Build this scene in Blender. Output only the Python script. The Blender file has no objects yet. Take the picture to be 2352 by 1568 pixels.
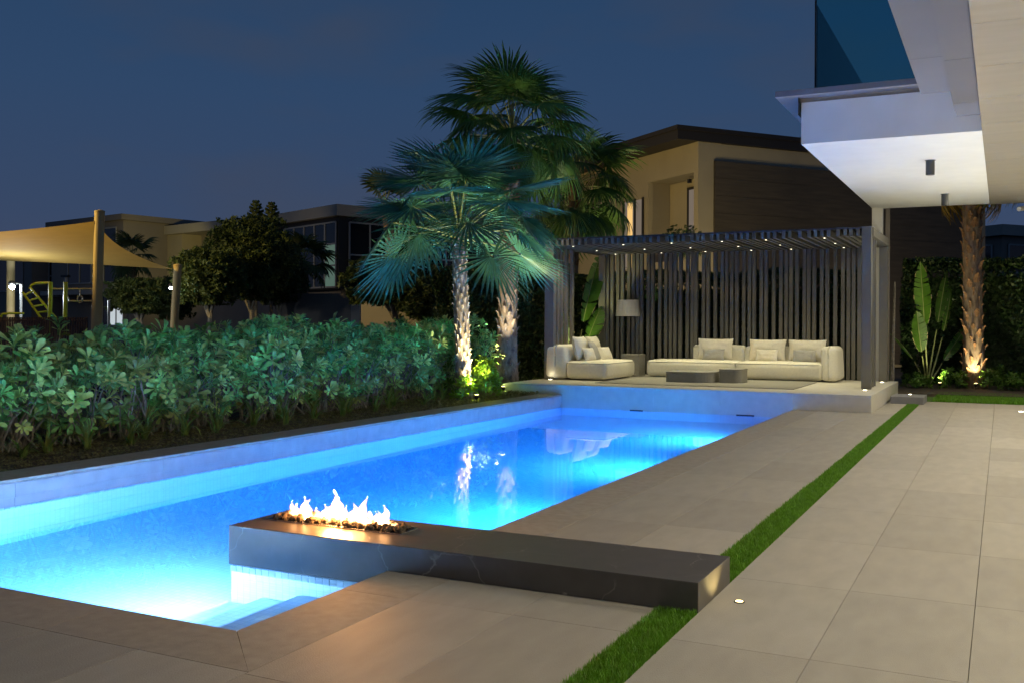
import bpy, bmesh, math, random
from mathutils import Vector, Matrix, Euler, noise as mnoise
random.seed(11)
R = math.radians; PI = math.pi
sc = bpy.context.scene; C = sc.collection

# ------------------------------------------------------------------ camera
YAW, ROLL, CAMZ, FPX = R(26.378), R(.277), 1.392, 2270.6
cam_d = bpy.data.cameras.new('camera'); cam = bpy.data.objects.new('camera', cam_d); C.objects.link(cam)
cam_d.sensor_width = 36; cam_d.lens = 36*FPX/2352; cam_d.shift_y = -40.07/2352
cam_d.clip_start = .05; cam_d.clip_end = 1500
cam.matrix_world = Matrix.Translation((0, 0, CAMZ)) @ Matrix.Rotation(YAW, 4, 'Z') @ Matrix.Rotation(PI/2, 4, 'X') @ Matrix.Rotation(ROLL, 4, 'Z')
sc.camera = cam
AX_R = Vector((math.cos(YAW), math.sin(YAW), 0)); AX_D = Vector((-math.sin(YAW), math.cos(YAW), 0))
def W(u, v, dep):
    "a place in the world seen at (u, v) of the 2352 px wide photograph, dep metres away"
    X, Y = u-1176, v-784+40.07; c, s = math.cos(ROLL), math.sin(ROLL)
    return Vector((0, 0, CAMZ)) + (AX_D + AX_R*((c*X+s*Y)/FPX) - Vector((0, 0, 1))*((-s*X+c*Y)/FPX))*dep

# ------------------------------------------------------------------ dusk sky
world = bpy.data.worlds.new('World'); sc.world = world; world.use_nodes = True
nt = world.node_tree; nt.nodes.clear(); N = nt.nodes.new; L = nt.links.new
wo = N('ShaderNodeOutputWorld'); bg = N('ShaderNodeBackground'); L(bg.outputs[0], wo.inputs[0])
tc = N('ShaderNodeTexCoord'); sx = N('ShaderNodeSeparateXYZ'); L(tc.outputs['Generated'], sx.inputs[0])
cr = N('ShaderNodeValToRGB'); L(sx.outputs['Z'], cr.inputs[0])
els = cr.color_ramp.elements
els[0].position = 0.0; els[0].color = (.074, .088, .152, 1)
els[1].position = 1.0; els[1].color = (.010, .035, .095, 1)
for p, c in ((.10, (.050, .082, .165, 1)), (.22, (.036, .080, .175, 1)), (.36, (.024, .068, .160, 1)), (.6, (.014, .048, .12, 1))):
    e = els.new(p); e.color = c
nz = N('ShaderNodeTexNoise'); nz.inputs['Scale'].default_value = 3.2; nz.inputs['Detail'].default_value = 4
mp = N('ShaderNodeMapping'); mp.inputs['Scale'].default_value = (1, 1, 2.6); L(tc.outputs['Generated'], mp.inputs[0]); L(mp.outputs[0], nz.inputs[0])
c2 = N('ShaderNodeValToRGB'); L(nz.outputs[0], c2.inputs[0]); c2.color_ramp.elements[0].position = .50; c2.color_ramp.elements[1].position = .80
mx = N('ShaderNodeMixRGB'); mx.inputs[2].default_value = (.075, .080, .105, 1)
mu = N('ShaderNodeMath'); mu.operation = 'MULTIPLY'; mu.inputs[1].default_value = .6; L(c2.outputs[0], mu.inputs[0])
L(mu.outputs[0], mx.inputs[0]); L(cr.outputs[0], mx.inputs[1]); L(mx.outputs[0], bg.inputs[0])
bg.inputs[1].default_value = .71

# ------------------------------------------------------------------ exposure, sampling
vs = sc.view_settings; vs.view_transform = 'Standard'; vs.look = 'None'; vs.gamma = 1; vs.use_curve_mapping = False; vs.exposure = .15
sc.render.engine = 'CYCLES'; cy = sc.cycles
cy.use_denoising = True; cy.max_bounces = 10; cy.diffuse_bounces = 5; cy.glossy_bounces = 4; cy.transmission_bounces = 8; cy.transparent_max_bounces = 12
cy.caustics_refractive = True; cy.caustics_reflective = False; cy.sample_clamp_indirect = 90; cy.blur_glossy = .6
POOL_W, POOL_C = 235, (.05, .46, .97)

# ------------------------------------------------------------------ materials
def new_mat(name):
    m = bpy.data.materials.new(name); m.use_nodes = True; t = m.node_tree; t.nodes.clear()
    o = t.nodes.new('ShaderNodeOutputMaterial'); return m, t, o
def mat(name, col, rough=.5, metal=0., var=0., scale=6., rand=0., bump=0., bscale=60., spec=.5, trans=0., hue=0., stretch=None, emit=None):
    m, t, o = new_mat(name); n = t.nodes.new; l = t.links.new
    p = n('ShaderNodeBsdfPrincipled'); p.inputs['Roughness'].default_value = rough; p.inputs['Metallic'].default_value = metal
    p.inputs['Specular IOR Level'].default_value = spec
    geo = n('ShaderNodeNewGeometry'); vec = geo.outputs['Position']
    if stretch:
        mpn = n('ShaderNodeMapping'); mpn.inputs['Scale'].default_value = stretch; l(vec, mpn.inputs[0]); vec = mpn.outputs[0]
    hsv = n('ShaderNodeHueSaturation'); hsv.inputs['Color'].default_value = (*col, 1)
    val = None
    if var:
        a = n('ShaderNodeTexNoise'); a.inputs['Scale'].default_value = scale; a.inputs['Detail'].default_value = 6; l(vec, a.inputs[0])
        r = n('ShaderNodeMapRange'); r.inputs['From Min'].default_value = .3; r.inputs['From Max'].default_value = .7
        r.inputs['To Min'].default_value = 1-var; r.inputs['To Max'].default_value = 1+var; l(a.outputs[0], r.inputs['Value']); val = r.outputs[0]
    if rand or hue:
        oi = n('ShaderNodeObjectInfo')
        if rand:
            r2 = n('ShaderNodeMapRange'); r2.inputs['To Min'].default_value = 1-rand; r2.inputs['To Max'].default_value = 1+rand; l(oi.outputs['Random'], r2.inputs['Value'])
            if val is None: val = r2.outputs[0]
            else:
                k = n('ShaderNodeMath'); k.operation = 'MULTIPLY'; l(val, k.inputs[0]); l(r2.outputs[0], k.inputs[1]); val = k.outputs[0]
        if hue:
            w = n('ShaderNodeTexWhiteNoise'); w.noise_dimensions = '1D'; l(oi.outputs['Random'], w.inputs['W'])
            r3 = n('ShaderNodeMapRange'); r3.inputs['To Min'].default_value = .5-hue; r3.inputs['To Max'].default_value = .5+hue*.4; l(w.outputs[0], r3.inputs['Value']); l(r3.outputs[0], hsv.inputs['Hue'])
    if val is not None: l(val, hsv.inputs['Value'])
    l(hsv.outputs[0], p.inputs['Base Color'])
    if bump:
        b = n('ShaderNodeTexNoise'); b.inputs['Scale'].default_value = bscale; b.inputs['Detail'].default_value = 5; l(vec, b.inputs[0])
        bn = n('ShaderNodeBump'); bn.inputs['Strength'].default_value = bump; bn.inputs['Distance'].default_value = .01; l(b.outputs[0], bn.inputs['Height']); l(bn.outputs[0], p.inputs['Normal'])
    sh = p.outputs[0]
    if trans:
        tr = n('ShaderNodeBsdfTranslucent'); l(hsv.outputs[0], tr.inputs[0]); ms = n('ShaderNodeMixShader'); ms.inputs[0].default_value = trans
        l(sh, ms.inputs[1]); l(tr.outputs[0], ms.inputs[2]); sh = ms.outputs[0]
    l(sh, o.inputs[0]); return m
def emis(name, col, s):
    m, t, o = new_mat(name); e = t.nodes.new('ShaderNodeEmission'); e.inputs[0].default_value = (*col, 1); e.inputs[1].default_value = s
    t.links.new(e.outputs[0], o.inputs[0]); return m

M = {}
M['tile'] = mat('porcelain_paving', (.350, .322, .280), .60, var=.07, scale=9, rand=.09, bump=.4, bscale=300, stretch=(1, .35, 1), spec=.4)
M['coping'] = mat('coping_stone', (.33, .298, .255), .72, var=.10, scale=14, rand=.04, bump=.3, bscale=190, spec=.35)
M['joint'] = mat('dark_joint', (.17, .15, .13), .9)
M['soil'] = mat('soil', (.085, .065, .048), .95, var=.35, scale=9, bump=.6, bscale=30)
M['ground'] = mat('dark_ground', (.055, .05, .04), .95, var=.3, scale=1.5)
M['clad'] = mat('wall_cladding', (.36, .36, .37), .4, var=.10, scale=7, rand=.03, bump=.1, bscale=60)
M['plat'] = mat('platform_stone', (.58, .55, .48), .5, var=.06, scale=8, rand=.03, bump=.12, bscale=150)
M['steel'] = mat('charcoal_coated_metal', (.150, .145, .130), .62, var=.04, scale=12, spec=.25)
M['roofsheet'] = mat('roof_sheet', (.05, .052, .06), .5)
M['sofa'] = mat('off_white_fabric', (.72, .69, .59), .85, var=.05, scale=25, bump=.12, bscale=420, spec=.2)
M['cushion'] = mat('cream_fabric', (.66, .625, .54), .88, var=.05, scale=30, bump=.14, bscale=420, spec=.2)
M['greycush'] = mat('grey_linen', (.37, .36, .34), .9, var=.06, scale=40, bump=.2, bscale=500, spec=.2)
M['pipe'] = mat('grey_piping', (.30, .29, .26), .85)
M['table'] = mat('grey_lava_table', (.23, .222, .20), .6, var=.08, scale=20, bump=.1, bscale=200)
M['rug'] = mat('woven_rug', (.245, .235, .205), .95, var=.14, scale=14, stretch=(30, 1.5, 1), bump=.3, bscale=200)
M['shade'] = mat('linen_shade', (.52, .50, .45), .9, var=.05, scale=60, trans=.3)
M['white'] = mat('white_render', (.80, .80, .78), .6, var=.03, scale=3, bump=.05, bscale=80)
M['whitepost'] = mat('white_metal', (.78, .78, .76), .4)
M['cap'] = mat('grey_cap_stone', (.22, .22, .25), .5, var=.05)
M['panel'] = mat('champagne_metal_panel', (.60, .535, .43), .22, metal=.3, var=.04, scale=1.3, rand=.02, spec=.5, stretch=(1, 5, 1))
M['fasc'] = mat('grey_metal_fascia', (.26, .26, .29), .3, metal=.3, var=.04, scale=1.5, rand=.03)
M['black'] = mat('black_metal', (.02, .02, .022), .4)
M['dl'] = mat('dark_fitting', (.055, .06, .068), .4)
M['chrome'] = mat('brushed_steel', (.6, .6, .6), .25, metal=1)
M['beige'] = mat('beige_render', (.34, .295, .215), .75, var=.05, scale=1.2)
M['beige2'] = mat('pale_render', (.36, .33, .29), .75, var=.05, scale=1)
M['taupe'] = mat('taupe_render', (.20, .175, .155), .75, var=.06, scale=1)
M['roofdark'] = mat('dark_fascia', (.020, .017, .016), .6)
M['board'] = mat('dark_timber_look_stone', (.072, .058, .042), .6, var=.2, scale=2.2, stretch=(.5, .5, 6), bump=.3, bscale=6)
M['dglass'] = mat('dark_window_glass', (.012, .015, .02), .06, spec=.6)
M['mull'] = mat('pale_mullion', (.30, .30, .30), .5)
M['curtain'] = mat('sheer_curtain', (.5, .46, .4), .9, trans=.4)
M['roomlit'] = emis('lit_room_warm', (1.0, .62, .22), .85)
M['roomdim'] = emis('lit_room_dim', (1.0, .80, .62), .16)
M['roomwhite'] = emis('lit_room_white', (.85, .95, 1.0), .55)
M['roomgreen'] = emis('lit_room_cool', (.45, .75, .60), .16)
M['sail'] = mat('tan_shade_cloth', (.52, .37, .11), .8, var=.05, scale=3, trans=.45)
M['pole'] = mat('tan_pole', (.55, .42, .20), .6, var=.06, scale=3)
M['lime'] = mat('lime_steel', (.50, .70, .03), .4)
M['galv'] = mat('galvanised_steel', (.42, .44, .46), .4, metal=.4)
M['fence'] = mat('brown_fence', (.10, .075, .07), .7, var=.2)
M['led'] = emis('warm_led', (1.0, .90, .62), 18)
M['ledroof'] = emis('small_roof_led', (1.0, .90, .62), 5)
M['ledy'] = emis('amber_led', (1.0, .74, .30), 9)
M['flood'] = emis('cool_flood_lens', (.85, .97, 1.0), 120)
M['leaf_shrub'] = mat('grey_green_leaf', (.25, .50, .16), .30, var=.25, scale=14, rand=.5, hue=.10, trans=.30, spec=.45)
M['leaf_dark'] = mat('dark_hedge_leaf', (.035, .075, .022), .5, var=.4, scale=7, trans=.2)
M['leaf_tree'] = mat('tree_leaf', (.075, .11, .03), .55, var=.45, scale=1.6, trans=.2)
M['leaf_bush'] = mat('glossy_bush_leaf', (.10, .21, .03), .35, var=.3, scale=12, trans=.3, rand=.15)
M['leaf_lime'] = mat('lime_bush_leaf', (.20, .33, .03), .38, var=.3, scale=12, trans=.35, rand=.2)
M['strap'] = mat('strap_leaf', (.14, .25, .06), .4, var=.25, scale=10, rand=.35, hue=.05, trans=.2)
M['gcover'] = mat('ground_cover_leaf', (.21, .19, .075), .6, var=.5, scale=9, trans=.15)
M['grass'] = mat('grass_blade', (.135, .32, .018), .5, var=.3, scale=18, trans=.3)
M['grassbase'] = mat('turf', (.05, .11, .012), .9, var=.3, scale=40)
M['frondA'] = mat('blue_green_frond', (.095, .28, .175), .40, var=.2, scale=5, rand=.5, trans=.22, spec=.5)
M['frondB'] = mat('green_frond', (.10, .22, .045), .45, var=.25, scale=5, rand=.35, trans=.22)
M['frondY'] = mat('orange_lit_frond', (.30, .20, .03), .6, var=.3, scale=4, trans=.3)  # orange light on the drooping fronds, put into their base colour
M['petiole'] = mat('pale_petiole', (.26, .30, .11), .5, var=.2, scale=8)
M['bark'] = mat('fibrous_bark', (.22, .165, .125), .9, var=.45, scale=16, bump=.9, bscale=50, stretch=(1, 1, .4))
M['boot'] = mat('leaf_base_bark', (.33, .26, .205), .85, var=.4, scale=24, rand=.3, bump=.7, bscale=60)
M['boot_grey'] = mat('grey_brown_leaf_base', (.20, .155, .13), .85, var=.45, scale=24, rand=.4, bump=.7, bscale=60)
M['boot_red'] = mat('red_brown_bark', (.26, .145, .075), .85, var=.45, scale=22, rand=.3, bump=.7, bscale=60)
M['stem'] = mat('woody_stem', (.27, .245, .21), .8, var=.3, scale=18)
M['banana'] = mat('paddle_leaf', (.085, .20, .022), .38, var=.22, scale=7, rand=.2, trans=.35)
M['drytip'] = mat('dry_leaf_edge', (.50, .38, .22), .9)
M['rock'] = mat('lava_rock', (.10, .075, .055), .95, var=.5, scale=40, bump=.8, bscale=60)
M['deadleaf'] = mat('dry_leaf', (.30, .17, .08), .8, rand=.3)

def mat_marble():
    m, t, o = new_mat('dark_veined_marble'); n = t.nodes.new; l = t.links.new
    p = n('ShaderNodeBsdfPrincipled'); p.inputs['Roughness'].default_value = .36
    g = n('ShaderNodeNewGeometry'); a = n('ShaderNodeTexNoise'); a.inputs['Scale'].default_value = 2.5; a.inputs['Detail'].default_value = 5; l(g.outputs['Position'], a.inputs[0])
    ad = n('ShaderNodeVectorMath'); ad.operation = 'MULTIPLY_ADD'; l(a.outputs['Color'], ad.inputs[0]); ad.inputs[1].default_value = (.5, .5, .5); l(g.outputs['Position'], ad.inputs[2])
    v = n('ShaderNodeTexVoronoi'); v.feature = 'DISTANCE_TO_EDGE'; v.inputs['Scale'].default_value = 1.7; l(ad.outputs[0], v.inputs[0])
    r = n('ShaderNodeValToRGB'); l(v.outputs['Distance'], r.inputs[0]); r.color_ramp.elements[0].color = (1, 1, 1, 1); r.color_ramp.elements[1].color = (0, 0, 0, 1); r.color_ramp.elements[1].position = .012
    b = n('ShaderNodeTexNoise'); b.inputs['Scale'].default_value = 3.1; l(g.outputs['Position'], b.inputs[0])
    r2 = n('ShaderNodeValToRGB'); l(b.outputs[0], r2.inputs[0]); r2.color_ramp.elements[0].position = .45; r2.color_ramp.elements[1].position = .65
    k = n('ShaderNodeMath'); k.operation = 'MULTIPLY'; l(r.outputs[0], k.inputs[0]); l(r2.outputs[0], k.inputs[1])
    k2 = n('ShaderNodeMath'); k2.operation = 'MULTIPLY'; l(k.outputs[0], k2.inputs[0]); k2.inputs[1].default_value = .7
    c = n('ShaderNodeTexNoise'); c.inputs['Scale'].default_value = 9; c.inputs['Detail'].default_value = 8; l(g.outputs['Position'], c.inputs[0])
    r3 = n('ShaderNodeValToRGB'); l(c.outputs[0], r3.inputs[0]); r3.color_ramp.elements[0].color = (.060, .053, .048, 1); r3.color_ramp.elements[1].color = (.105, .094, .086, 1)
    x = n('ShaderNodeMixRGB'); l(k2.outputs[0], x.inputs[0]); l(r3.outputs[0], x.inputs[1]); x.inputs[2].default_value = (.36, .33, .30, 1)
    l(x.outputs[0], p.inputs['Base Color']); l(p.outputs[0], o.inputs[0]); return m
M['marble'] = mat_marble()
def mat_mosaic(name, c1, c2, cm, size, mortar=.06):
    m, t, o = new_mat(name); n = t.nodes.new; l = t.links.new
    p = n('ShaderNodeBsdfPrincipled'); p.inputs['Roughness'].default_value = .3
    g = n('ShaderNodeNewGeometry'); s = n('ShaderNodeSeparateXYZ'); l(g.outputs['Position'], s.inputs[0]); sn = n('ShaderNodeSeparateXYZ'); l(g.outputs['Normal'], sn.inputs[0])
    ab = n('ShaderNodeMath'); ab.operation = 'ABSOLUTE'; l(sn.outputs['Z'], ab.inputs[0])
    abx = n('ShaderNodeMath'); abx.operation = 'ABSOLUTE'; l(sn.outputs['X'], abx.inputs[0])
    def mixv(f, a, b):
        q = n('ShaderNodeMix'); q.data_type = 'FLOAT'; l(f, q.inputs[0]); l(a, q.inputs[2]); l(b, q.inputs[3]); return q.outputs[0]
    uu = mixv(abx.outputs[0], s.outputs['X'], s.outputs['Y']); vv = mixv(ab.outputs[0], s.outputs['Z'], s.outputs['Y'])
    cb = n('ShaderNodeCombineXYZ'); l(uu, cb.inputs[0]); l(vv, cb.inputs[1])
    b = n('ShaderNodeTexBrick'); b.offset = 0; b.inputs['Scale'].default_value = 1/size; b.inputs['Brick Width'].default_value = 1; b.inputs['Row Height'].default_value = 1
    b.inputs['Mortar Size'].default_value = mortar; b.inputs['Color1'].default_value = (*c1, 1); b.inputs['Color2'].default_value = (*c2, 1); b.inputs['Mortar'].default_value = (*cm, 1)
    l(cb.outputs[0], b.inputs[0]); l(b.outputs[0], p.inputs['Base Color']); l(p.outputs[0], o.inputs[0]); return m
M['mosaic'] = mat_mosaic('pale_pool_mosaic', (.60, .72, .84), (.53, .66, .81), (.44, .58, .73), .05)
M['band'] = mat('waterline_tile', (.40, .55, .62), .25, rand=.12)
def mat_water():
    m, t, o = new_mat('pool_water'); n = t.nodes.new; l = t.links.new
    g = n('ShaderNodeBsdfGlass'); g.inputs['IOR'].default_value = 1.333; g.inputs['Roughness'].default_value = 0; g.inputs['Color'].default_value = (1, 1, 1, 1)
    geo = n('ShaderNodeNewGeometry'); a = n('ShaderNodeTexNoise'); a.inputs['Scale'].default_value = 5; a.inputs['Detail'].default_value = 3; l(geo.outputs['Position'], a.inputs[0])
    b = n('ShaderNodeBump'); b.inputs['Strength'].default_value = .012; b.inputs['Distance'].default_value = .012; l(a.outputs[0], b.inputs['Height']); l(b.outputs[0], g.inputs['Normal'])
    v = n('ShaderNodeVolumeAbsorption'); v.inputs['Color'].default_value = (.42, .79, .98, 1); v.inputs['Density'].default_value = .58
    l(g.outputs[0], o.inputs['Surface']); l(v.outputs[0], o.inputs['Volume']); return m
M['water'] = mat_water()
def mat_glass(name, tint):
    m, t, o = new_mat(name); n = t.nodes.new; l = t.links.new
    f = n('ShaderNodeFresnel'); f.inputs[0].default_value = 1.5; tr = n('ShaderNodeBsdfTransparent'); tr.inputs[0].default_value = (*tint, 1)
    gl = n('ShaderNodeBsdfGlossy'); gl.inputs['Roughness'].default_value = .01; mx = n('ShaderNodeMixShader'); l(f.outputs[0], mx.inputs[0]); l(tr.outputs[0], mx.inputs[1]); l(gl.outputs[0], mx.inputs[2])
    l(mx.outputs[0], o.inputs[0]); return m
M['tealglass'] = mat_glass('teal_balustrade_glass', (.47, .80, .84))
def mat_flame():
    m, t, o = new_mat('gas_flame'); e = t.nodes.new('ShaderNodeEmission'); e.inputs[0].default_value = (1, .47, .17, 1); e.inputs[1].default_value = 150
    t.links.new(e.outputs[0], o.inputs['Volume']); return m
M['flame'] = mat_flame()

# ------------------------------------------------------------------ object helpers
LOC = {}
def tag(o, label=None, cat=None, group=None, kind=None):
    for k, v in (('label', label), ('category', cat), ('group', group), ('kind', kind)):
        if v: o[k] = v
    return o
def thing(name, label, cat, loc=(0, 0, 0), rz=0, group=None):
    o = bpy.data.objects.new(name, None); C.objects.link(o); o.location = loc; o.rotation_euler = (0, 0, rz); o.empty_display_size = .1
    LOC[o.name] = (Vector(loc), rz); return tag(o, label, cat, group)
def link(name, me, parent=None, mw=None):
    o = bpy.data.objects.new(name, me); C.objects.link(o)
    if parent is not None: o.parent = parent
    if mw is not None: o.matrix_local = mw
    return o
class MB:
    def __init__(s): s.v = []; s.f = []
    def add(s, vs, fs):
        n = len(s.v); s.v += [tuple(p) for p in vs]; s.f += [tuple(i+n for i in f) for f in fs]; return s
    def box(s, x0, x1, y0, y1, z0, z1):
        return s.add([(x0, y0, z0), (x1, y0, z0), (x1, y1, z0), (x0, y1, z0), (x0, y0, z1), (x1, y0, z1), (x1, y1, z1), (x0, y1, z1)],
                     [(3, 2, 1, 0), (4, 5, 6, 7), (0, 1, 5, 4), (1, 2, 6, 5), (2, 3, 7, 6), (3, 0, 4, 7)])
    def quad(s, a, b, c, d): return s.add([a, b, c, d], [(0, 1, 2, 3)])
    def tube(s, pts, rad, n=8, cap=True):
        pts = [Vector(p) for p in pts]
        if not hasattr(rad, '__len__'): rad = [rad]*len(pts)
        vs = []; up = None
        for i, p in enumerate(pts):
            t = (pts[min(i+1, len(pts)-1)]-pts[max(i-1, 0)]).normalized()
            if up is None: up = t.orthogonal().normalized()
            up = (up-t*up.dot(t)).normalized(); w = t.cross(up)
            for k in range(n):
                a = 2*PI*k/n; vs.append(p+(up*math.cos(a)+w*math.sin(a))*rad[i])
        fs = [(i*n+k, i*n+(k+1) % n, (i+1)*n+(k+1) % n, (i+1)*n+k) for i in range(len(pts)-1) for k in range(n)]
        if cap: fs += [tuple(range(n))[::-1], tuple((len(pts)-1)*n+k for k in range(n))]
        return s.add(vs, fs)
    def lathe(s, prof, n=24, c=(0, 0, 0)):
        vs = [(c[0]+r*math.cos(2*PI*k/n), c[1]+r*math.sin(2*PI*k/n), c[2]+z) for r, z in prof for k in range(n)]
        fs = [(i*n+k, i*n+(k+1) % n, (i+1)*n+(k+1) % n, (i+1)*n+k) for i in range(len(prof)-1) for k in range(n)]
        fs += [tuple(range(n))[::-1], tuple((len(prof)-1)*n+k for k in range(n))]
        return s.add(vs, fs)
    def mesh(s, name, m, smooth=False, off=None):
        me = bpy.data.meshes.new(name); vs = s.v if off is None else [(x-off[0], y-off[1], z-off[2]) for x, y, z in s.v]
        me.from_pydata(vs, [], s.f); 
        for mm in (m if isinstance(m, list) else [m]): me.materials.append(M[mm] if isinstance(mm, str) else mm)
        if smooth: me.polygons.foreach_set('use_smooth', [True]*len(me.polygons))
        me.update(); return me
    def build(s, name, m, parent=None, smooth=False, world=True, bevel=0):
        "vertices in world coordinates unless world=False (then in the parent's own)"
        if parent is not None and world:
            lp, rz = LOC[parent.name]; c, q = math.cos(-rz), math.sin(-rz)
            s.v = [((x-lp.x)*c-(y-lp.y)*q, (x-lp.x)*q+(y-lp.y)*c, z-lp.z) for x, y, z in s.v]
        me = s.mesh(name, m, smooth)
        if bevel:
            bm = bmesh.new(); bm.from_mesh(me); bmesh.ops.bevel(bm, geom=bm.edges[:], offset=bevel, segments=2, affect='EDGES', profile=.5, clamp_overlap=True); bm.to_mesh(me); bm.free()
        o = link(name, me, parent)
        if parent is None: LOC[o.name] = (Vector((0, 0, 0)), 0)
        else: LOC.setdefault(o.name, LOC[parent.name])
        return o
def struct(o): o['kind'] = 'structure'; return o
def sub(o, root):
    "register the frame of a part so that sub-parts can be given in world coordinates"
    LOC[o.name] = LOC[root.name]; return o
def soft_box(hx, hy, hz, r, puff=(0, 0, 0), seed=0, wob=0.):
    "rounded, slightly inflated upholstery block centred on the origin"
    def ax(h): return sorted(set([-h, -h+r*.25, -h+r*.6, -h+r] + [(-h+r)+(2*h-2*r)*i/8 for i in range(1, 8)] + [h-r, h-r*.6, h-r*.25, h]))
    bm = bmesh.new(); X, Y, Z = ax(hx), ax(hy), ax(hz)
    def face(A, B, fn, flip):
        g = [[bm.verts.new(fn(a, b)) for b in B] for a in A]
        for i in range(len(A)-1):
            for j in range(len(B)-1):
                q = [g[i][j], g[i+1][j], g[i+1][j+1], g[i][j+1]]; bm.faces.new(q[::-1] if flip else q)
    face(X, Y, lambda a, b: (a, b, hz), 0); face(X, Y, lambda a, b: (a, b, -hz), 1)
    face(X, Z, lambda a, b: (a, -hy, b), 0); face(X, Z, lambda a, b: (a, hy, b), 1)
    face(Y, Z, lambda a, b: (hx, a, b), 0); face(Y, Z, lambda a, b: (-hx, a, b), 1)
    bmesh.ops.remove_doubles(bm, verts=bm.verts, dist=1e-5)
    for v in bm.verts:
        p = v.co.copy(); q = Vector([max(-h+r, min(h-r, c)) for c, h in zip(p, (hx, hy, hz))]); d = p-q
        if d.length > 1e-9: p = q+d.normalized()*r
        u = [c/h for c, h in zip(p, (hx, hy, hz))]
        for k in range(3):
            o1, o2 = [i for i in range(3) if i != k]
            p[k] += u[k]*puff[k]*(1-u[o1]**2)*(1-u[o2]**2)
        if wob:
            nn = mnoise.noise(Vector((p.x*3+seed, p.y*3, p.z*3)))*wob; p += p.normalized()*nn
        v.co = p
    bmesh.ops.recalc_face_normals(bm, faces=bm.faces)
    vs = [v.co[:] for v in bm.verts]; bm.verts.index_update(); fs = [[v.index for v in f.verts] for f in bm.faces]; bm.free()
    b = MB(); b.add(vs, fs); return b
def pillow(w, h, t, seed=0, n=18, sag=.0):
    "a filled cushion standing in the XZ plane, thickness along Y, with pulled corners and creases"
    b = MB(); vs = []; fs = []
    for side in (1, -1):
        for i in range(n+1):
            for j in range(n+1):
                x, z = -1+2*i/n, -1+2*j/n
                th = (max(0, 1-abs(x)**2.6)*max(0, 1-abs(z)**2.6))**.55
                cr = mnoise.noise(Vector((x*2.2+seed*3.1, z*2.2, side*4+seed)))*.12 + .07*mnoise.noise(Vector((x*6+seed, z*6, side)))
                kx = x*(1-.055*(1-z*z)); kz = z*(1-.055*(1-x*x))
                edge = 1-max(abs(x), abs(z))**6
                vs.append((kx*w/2, side*t/2*th*(1+cr*1.2)*1.0+sag*.0, kz*h/2 + cr*.02*edge))
    m = (n+1)**2
    for s_ in (0, 1):
        for i in range(n):
            for j in range(n):
                a = s_*m+i*(n+1)+j; q = (a, a+1, a+n+2, a+n+1); fs.append(q if s_ == 0 else q[::-1])
    b.add(vs, fs); return b
def light(kind, name, loc, energy, col, parent=None, size=.05, spot=None, blend=.5, aim=None, spread=180):
    d = bpy.data.lights.new(name, kind); d.energy = energy; d.color = col
    if kind == 'AREA': d.shape = 'DISK'; d.size = size; d.spread = R(spread)
    else: d.shadow_soft_size = size
    if kind == 'SPOT': d.spot_size = R(spot); d.spot_blend = blend
    o = bpy.data.objects.new(name, d); C.objects.link(o); loc = Vector(loc); rot = Matrix()
    if aim is not None: rot = (Vector(aim)-loc).to_track_quat('-Z', 'Y').to_matrix().to_4x4()
    if parent is not None:
        lp, rz = LOC[parent.name]; o.parent = parent; o.matrix_local = (Matrix.Translation(lp) @ Matrix.Rotation(rz, 4, 'Z')).inverted() @ Matrix.Translation(loc) @ rot
    else: o.matrix_local = Matrix.Translation(loc) @ rot
    return o

# ================================================================== SETTING
PX0, PX1, PY0, PY1, WZ, FZ = -7.26, -3.10, 3.46, 16.70, -.13, -1.45
SX0, SX1 = -1.51, -1.315                      # the strip of turf
# ground: one sheet out to the horizon, with an opening for pool and deck
g = MB(); b_ = 420; gx0, gx1, gy0, gy1 = -8.3, 3.4, -4.0, 19.8
g.add([(-b_, -b_, -.06), (b_, -b_, -.06), (b_, b_, -.06), (-b_, b_, -.06), (gx0, gy0, -.06), (gx1, gy0, -.06), (gx1, gy1, -.06), (gx0, gy1, -.06)],
      [(0, 1, 5, 4), (1, 2, 6, 5), (2, 3, 7, 6), (3, 0, 4, 7)])
struct(g.build('ground', 'ground'))
# pool shell
w = MB(); w.box(PX0-.05, PX1+.05, PY0-.05, PY1+.05, FZ-.2, FZ); struct(w.build('pool_floor', 'mosaic'))
lw = struct(MB().box(PX0-.43, PX0-.02, PY0-1.2, PY1-.003, FZ, .074).build('pool_side_wall', 'mosaic'))
# above-water cladding of the raised side wall: two courses of panels with open joints
yy = PY0-1.2; k = 0
while yy < PY1-.01:
    y1 = min(yy+1.6, PY1-.004)
    MB().box(PX0-.019, PX0+.010, yy+.002, y1-.002, -.045, .072).build('cladding_panel', 'clad', lw)
    MB().box(PX0-.019, PX0+.004, yy+.002, y1-.002, -.118, -.047).build('cladding_panel', 'clad', lw)
    yy += 1.6
MB().box(PX0-.019, PX0, PY0-1.2, PY1-.004, FZ+.002, -.168).build('wall_lining', 'mosaic', lw)
tm = MB().box(0, .008, -.0235, .0235, -.0235, .0235).mesh('waterline_tile', 'band')
ty = PY0+.03; nb = 0
while ty < 13.5:
    o = link('waterline_tile', tm, lw, Matrix.Translation((PX0-.004, ty, -.144))); ty += .05
bb = MB()
while ty < PY1-.03: bb.box(PX0-.004, PX0+.004, ty-.0235, ty+.0235, -.1675, -.1205); ty += .05
o = bb.build('waterline_tiles_far', 'band', lw); o['kind'] = 'stuff'
yy = PY0-1.2
while yy < PY1-.01:
    y1 = min(yy+1.2, PY1-.004); MB().box(PX0-.43, PX0+.014, yy+.0015, y1-.0015, .076, .107).build('coping_stone', 'coping', lw, bevel=.003); yy += 1.2
struct(MB().box(PX1, PX1+.3, PY0-.3, PY1+.3, FZ, -.034).build('pool_house_side_wall', 'mosaic'))
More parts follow.
